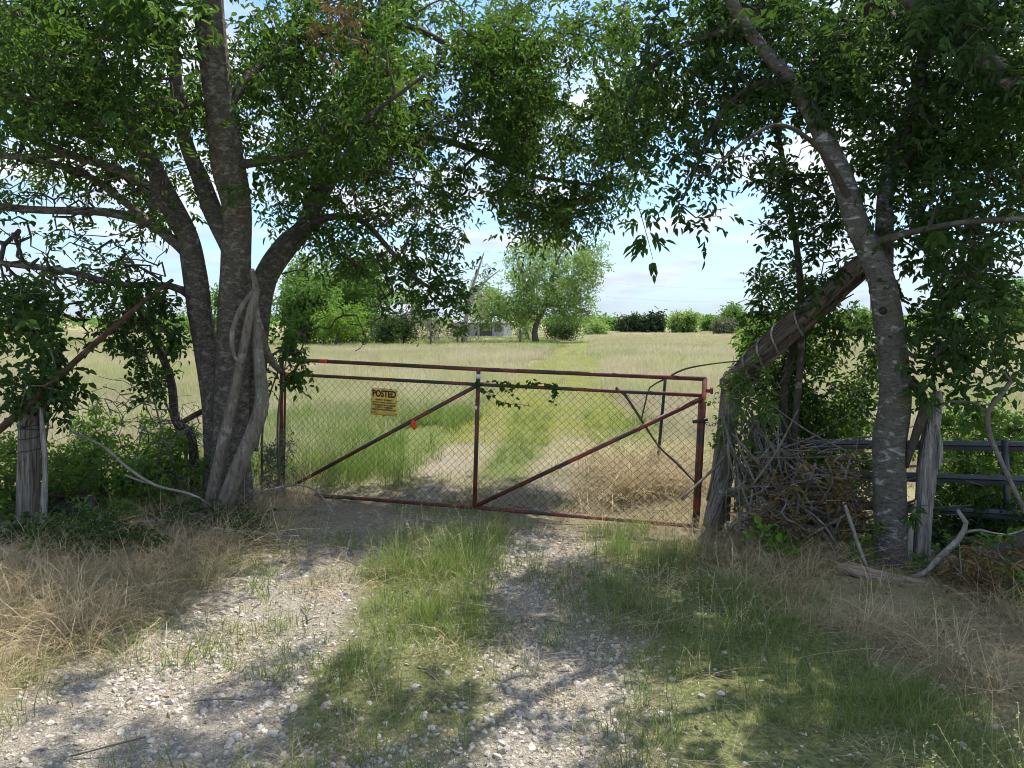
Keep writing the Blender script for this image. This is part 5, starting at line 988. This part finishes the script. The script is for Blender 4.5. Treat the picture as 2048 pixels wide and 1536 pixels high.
# the big leaning tree
b = P(1072, 682, 72); b[2] = GH(b[0], b[1]) - .1
lt = [np.vstack(((*b, W(16, 72) / 2), PP([(1069, 665, 72, 12), (1075, 641, 72, 11), (1086, 622, 72, 10), (1096, 590, 72, 8), (1105, 550, 72, 6), (1120, 510, 72, 4), (1140, 485, 72, 3)]))), PP([(1080, 632, 72, 6), (1060, 622, 71.5, 4), (1030, 630, 71, 3), (1000, 625, 71, 2)]), PP([(1088, 618, 72, 7), (1060, 580, 72, 5), (1040, 540, 72, 4), (1030, 505, 72, 2)]), PP([(1096, 590, 72, 6), (1140, 560, 72, 4), (1170, 530, 72, 3), (1190, 500, 72, 2)]), PP([(1090, 612, 72, 5), (1130, 610, 72, 4), (1165, 620, 72, 2)])]
fartree('big_leaning_tree', 'big pale green tree with a leaning trunk right of the farmhouse', 1072, 682, 72, 14, [(1010, 478, 1190, 600, 68, 76, 150), (1150, 478, 1215, 560, 70, 74, 34), (950, 585, 1010, 652, 69, 73, 44), (1000, 590, 1080, 640, 68, 74, 50), (1090, 560, 1200, 640, 69, 75, 46), (1030, 520, 1170, 640, 69, 75, 60)], .26, .13, 'leaf_pale', 17, stems=lt, reach=.85, rag=False)
fartree('dark_understory_bush', 'dark bush in the shade right of the leaning trunk', 1125, 676, 80, 4, [(1085, 622, 1165, 674, 78, 83, 70)], .2, .1, 'leaf_dark', 26, cat='bush')
fartree('dark_understory_bush', 'green bush between the farmhouse and the leaning trunk', 1058, 678, 86, 4, [(1036, 632, 1070, 676, 84, 88, 26)], .2, .1, 'leaf_far', 24, cat='bush')
# horizon trees right of the lane
for lab, px_, bl_, Y_, mm, nm, ct in (('dark juniper, left one of the dark pair on the horizon', 1262, [(1232, 630, 1290, 666, 188, 196, 70)], 192, 'leaf_juniper', 'juniper', 'tree'), ('dark juniper, taller right one of the dark pair on the horizon', 1302, [(1278, 624, 1326, 666, 188, 196, 70)], 193, 'leaf_juniper', 'juniper', 'tree'),
        ('pale feathery tree standing right of the two dark junipers', 1365, [(1342, 626, 1372, 664, 182, 188, 30), (1360, 618, 1396, 662, 182, 188, 40)], 185, 'leaf_pale', 'feathery_tree', 'tree'), ('rounded green tree between the feathery tree and the tall horizon tree', 1420, [(1396, 630, 1442, 664, 215, 222, 40)], 218, 'leaf_far', 'horizon_tree', 'tree'),
        ('tall green tree on the horizon left of the brace log', 1478, [(1440, 612, 1515, 664, 170, 178, 70)], 174, 'leaf_far', 'horizon_tree', 'tree'), ('olive bush below the tall horizon tree', 1446, [(1428, 640, 1470, 666, 160, 164, 36)], 162, 'leaf_grey', 'horizon_bush', 'bush'),
        ('small green tree on the horizon just right of the lane', 1222, [(1208, 642, 1238, 666, 230, 236, 26)], 233, 'leaf_far', 'horizon_tree', 'tree'), ('pale lime bush at the far end of the lane', 1190, [(1168, 648, 1212, 668, 150, 156, 30)], 153, 'leaf_pale', 'horizon_bush', 'bush'),
        ('green tree on the horizon seen through the brace log sapling', 1570, [(1520, 618, 1630, 666, 150, 158, 60)], 154, 'leaf_far', 'horizon_tree', 'tree'), ('dark green tree on the horizon behind the lichen-spotted trunk', 1720, [(1640, 610, 1800, 666, 140, 150, 70)], 145, 'leaf_far', 'horizon_tree', 'tree'),
        ('green tree on the horizon right of the lichen-spotted trunk', 1880, [(1810, 605, 1940, 668, 120, 128, 70)], 124, 'leaf_far', 'horizon_tree', 'tree'), ('large round green tree on the horizon at the right edge', 1995, [(1925, 556, 2075, 670, 104, 114, 130)], 108, 'leaf_far', 'horizon_tree', 'tree'),
        ('distant hedge tree at the far left edge of the field', 60, [(-40, 640, 150, 668, 190, 200, 60)], 195, 'leaf_far', 'horizon_tree', 'tree'), ('distant low tree seen left of the many-stemmed trunk', 290, [(180, 636, 400, 668, 170, 180, 70)], 175, 'leaf_far', 'horizon_tree', 'tree')):
    fartree(nm, lab, px_, 668, Y_, 3.5, bl_, Y_ * .0036, Y_ * .0019, mm, 22, group='trees along the far side of the field', reach=W(11, Y_), cat=ct)
# far woods on the ridge: one hazy mass
n = 5200; yy = rng.uniform(330, 620, n); xx = rng.uniform(-.75, .75, n) * yy; cl = vnoise(xx * .05, yy * .02, 5); O = np.stack((xx, yy, ground_h(xx, yy) + rng.uniform(.2, 1, n) * (2 + 5 * cl)), -1)
V, F_, T = compound(O, norm(rng.normal(0, 1, O.shape)), np.full(n, 2.2), 1.9, 1.3, 1); ob('far_woods', mesh_np('far_woods', V, F_, {'tint': T}, False), M['leaf_far'], None, None, 'hazy line of woods on the ridge along the horizon', 'woods', None, 'stuff')

# farmhouse: long shaded side behind a porch, pale end wall, tin hip roof
hc = P(966, 660, 125); hx, hy = hc[0], hc[1]; hz_ = GH(hx, hy) - .05; HO = np.array((hx, hy, hz_)); HS = thing('farmhouse', 'small weathered white farmhouse with a tin hip roof', 'house', HO)
hl, hw, hh = 8.6, 5.0, 2.35; ang = R(-14)
def HR(c): c = np.asarray(c, float); x, y = c[..., 0], c[..., 1]; return np.stack((x * math.cos(ang) - y * math.sin(ang), x * math.sin(ang) + y * math.cos(ang), c[..., 2]), -1)
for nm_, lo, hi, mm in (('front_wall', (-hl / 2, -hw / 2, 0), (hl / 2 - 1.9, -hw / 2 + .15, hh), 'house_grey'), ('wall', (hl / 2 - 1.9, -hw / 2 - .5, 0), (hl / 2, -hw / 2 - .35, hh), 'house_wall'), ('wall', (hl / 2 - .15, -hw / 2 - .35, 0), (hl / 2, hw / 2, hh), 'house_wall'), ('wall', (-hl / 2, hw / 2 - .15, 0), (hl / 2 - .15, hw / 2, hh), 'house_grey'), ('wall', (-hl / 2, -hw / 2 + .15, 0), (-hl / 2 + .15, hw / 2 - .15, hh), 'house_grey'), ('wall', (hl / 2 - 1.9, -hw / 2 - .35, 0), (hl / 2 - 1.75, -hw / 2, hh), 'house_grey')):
    w_ = ob(nm_, Boxes().add(lo, hi, HR).mesh(nm_), M[mm], HS)
    if nm_ == 'wall' and lo[1] < -hw / 2 - .4 and mm == 'house_wall':
        for z_ in np.arange(.2, hh - .1, .2): ob('board', Boxes().add((lo[0], lo[1] - .025, z_ - .19), (hi[0], lo[1] - .004, z_ - .01), HR).mesh('board'), M['house_wall'], w_)
e = .45; xa, xb, ya, yb = -hl / 2 - e, hl / 2 + e, -hw / 2 - 1.2, hw / 2 + e; rx0, rx1, rz = -hl / 2 + 1.6, hl / 2 - 1.6, hh + 1.15
rf = Boxes()
for q in (((xa, ya, hh), (xb, ya, hh), (rx1, 0, rz), (rx0, 0, rz)), ((xb, yb, hh), (xa, yb, hh), (rx0, 0, rz), (rx1, 0, rz)), ((xb, ya, hh), (xb, yb, hh), (rx1, 0, rz), (rx1, 0, rz - .001)), ((xa, yb, hh), (xa, ya, hh), (rx0, 0, rz), (rx0, 0, rz - .001))): rf.quad(*[tuple(HR(np.array(c))) for c in q])
ro = ob('roof', rf.mesh('roof'), M['tin'], HS); ro.location = (0, 0, .02); sd = ro.modifiers.new('thickness', 'SOLIDIFY'); sd.thickness = .07
for x_ in np.linspace(-hl / 2, hl / 2 - 2.1, 4): ob('porch_post', Boxes().add((x_, -hw / 2 - 1.05, 0), (x_ + .1, -hw / 2 - .95, hh), HR).mesh('porch_post'), M['house_grey'], HS)
def hwin(x0, x1, yf, z0, z1):
    f = ob('window', Boxes().add((x0, yf - .07, z0), (x1, yf - .03, z1), HR).mesh('window'), M['glass'], HS)
    for lo, hi in (((x0 - .07, yf - .1, z0 - .07), (x0, yf - .02, z1 + .07)), ((x1, yf - .1, z0 - .07), (x1 + .07, yf - .02, z1 + .07)), ((x0, yf - .1, z1), (x1, yf - .02, z1 + .07)), ((x0, yf - .11, z0 - .07), (x1, yf - .02, z0)), (((x0 + x1) / 2 - .03, yf - .095, z0), ((x0 + x1) / 2 + .03, yf - .075, z1)), ((x0, yf - .098, (z0 + z1) / 2 - .025), (x1, yf - .072, (z0 + z1) / 2 + .025))): ob('frame', Boxes().add(lo, hi, HR).mesh('frame'), M['house_grey'], f)
hwin(hl / 2 - 1.45, hl / 2 - .45, -hw / 2 - .5, 1.0, 2.1); hwin(-.4, .4, -hw / 2, 1.0, 2.1); hwin(-2.7, -1.9, -hw / 2, 1.0, 2.1)
ob('door', Boxes().add((-1.5, -hw / 2 - .05, .1), (-.7, -hw / 2 - .01, 2.1), HR).mesh('door'), M['house_wall'], HS); ob('porch_floor', Boxes().add((-hl / 2, -hw / 2 - 1.1, 0), (hl / 2 - 1.95, -hw / 2 - .02, .12), HR).mesh('porch_floor'), M['house_grey'], HS)
# barn
bc = P(780, 660, 104); BO = np.array((bc[0], bc[1], GH(bc[0], bc[1]) - .05)); BN = thing('pale_barn', 'pale metal barn half hidden behind the trees left of the farmhouse', 'barn', BO)
for nm_, lo, hi in (('front_wall', (-2.6, -2, 0), (2.6, -1.9, 3.2)), ('wall', (-2.6, 1.9, 0), (2.6, 2, 3.2)), ('wall', (-2.6, -1.9, 0), (-2.5, 1.9, 3.2)), ('wall', (2.5, -1.9, 0), (2.6, 1.9, 3.2))): ob(nm_, Boxes().add(lo, hi).mesh(nm_), M['barn_wall'], BN)
rf = Boxes(); rf.quad((-2.9, -2.4, 3.15), (2.9, -2.4, 3.15), (2.9, 0, 4.6), (-2.9, 0, 4.6)); rf.quad((2.9, 2.4, 3.15), (-2.9, 2.4, 3.15), (-2.9, 0, 4.6), (2.9, 0, 4.6)); ro = ob('roof', rf.mesh('roof'), M['tin'], BN); ro.modifiers.new('thickness', 'SOLIDIFY').thickness = .05
ob('door', Boxes().add((-.8, -2.06, 0), (.8, -2.01, 2.2)).mesh('door'), M['house_grey'], BN)
# yard post and far fence posts
for lab, px_, Y_, w_, h_, nm_ in (('short pale stump post in the yard left of the leaning trunk', 1041, 74, .34, 1.25, 'yard_post'), ('grey fence post standing in front of the farmhouse porch', 957, 90, .2, 1.5, 'fence_post')):
    q = P(px_, 680, Y_); q[2] = GH(q[0], q[1]); t_ = thing(nm_, lab, 'post', q); limb('post', t_, q, np.array([(*(q - (0, 0, .1)), w_ / 2), (*(q + (0, 0, h_ * .6)), w_ / 2), (*(q + (0, 0, h_)), w_ * .45)]), M['cedar_pale'], 9, .1, .1, .3)
    if nm_ == 'yard_post': ob('cap', Boxes().add((-.25, -.2, h_ - .35), (-.12, .2, h_ - .1)).mesh('cap'), M['white_tape'], t_)
# power lines far off, carried by poles behind the trees
for j, (za, zb) in enumerate(((8.6, 8.9), (11.4, 11.6))):
    a, b_ = np.array((4.8, 150, za)), np.array((78.0, 168, zb)); t = np.linspace(0, 1, 40)[:, None]; q = a * (1 - t) + b_ * t; q[:, 2] -= 2.6 * 4 * (t * (1 - t))[:, 0]
    PL_ = ob('power_line', Tubes().add(q - a, .016, 4).mesh('power_line'), M['cable'], None, tuple(a), ('lower' if j == 0 else 'upper') + ' thin cable sagging across the sky above the horizon', 'cable', 'power cables')
for lab, q in (('tall wooden pole hidden behind the big leaning tree', (4.8, 150)), ('tall wooden pole hidden behind the lichen-spotted tree', (78.0, 168))):
    z0 = GH(*q); t_ = thing('utility_pole', lab, 'pole', (q[0], q[1], z0), 'power poles'); ob('mast', Tubes().add([(0, 0, -.5), (0, 0, 12.6 - z0)], .16, 8).mesh('mast'), M['cedar_post'], t_); ob('cross_arm', Boxes().add((-.9, -.06, 11.1 - z0), (.9, .06, 11.3 - z0)).mesh('cross_arm'), M['cedar_post'], t_)
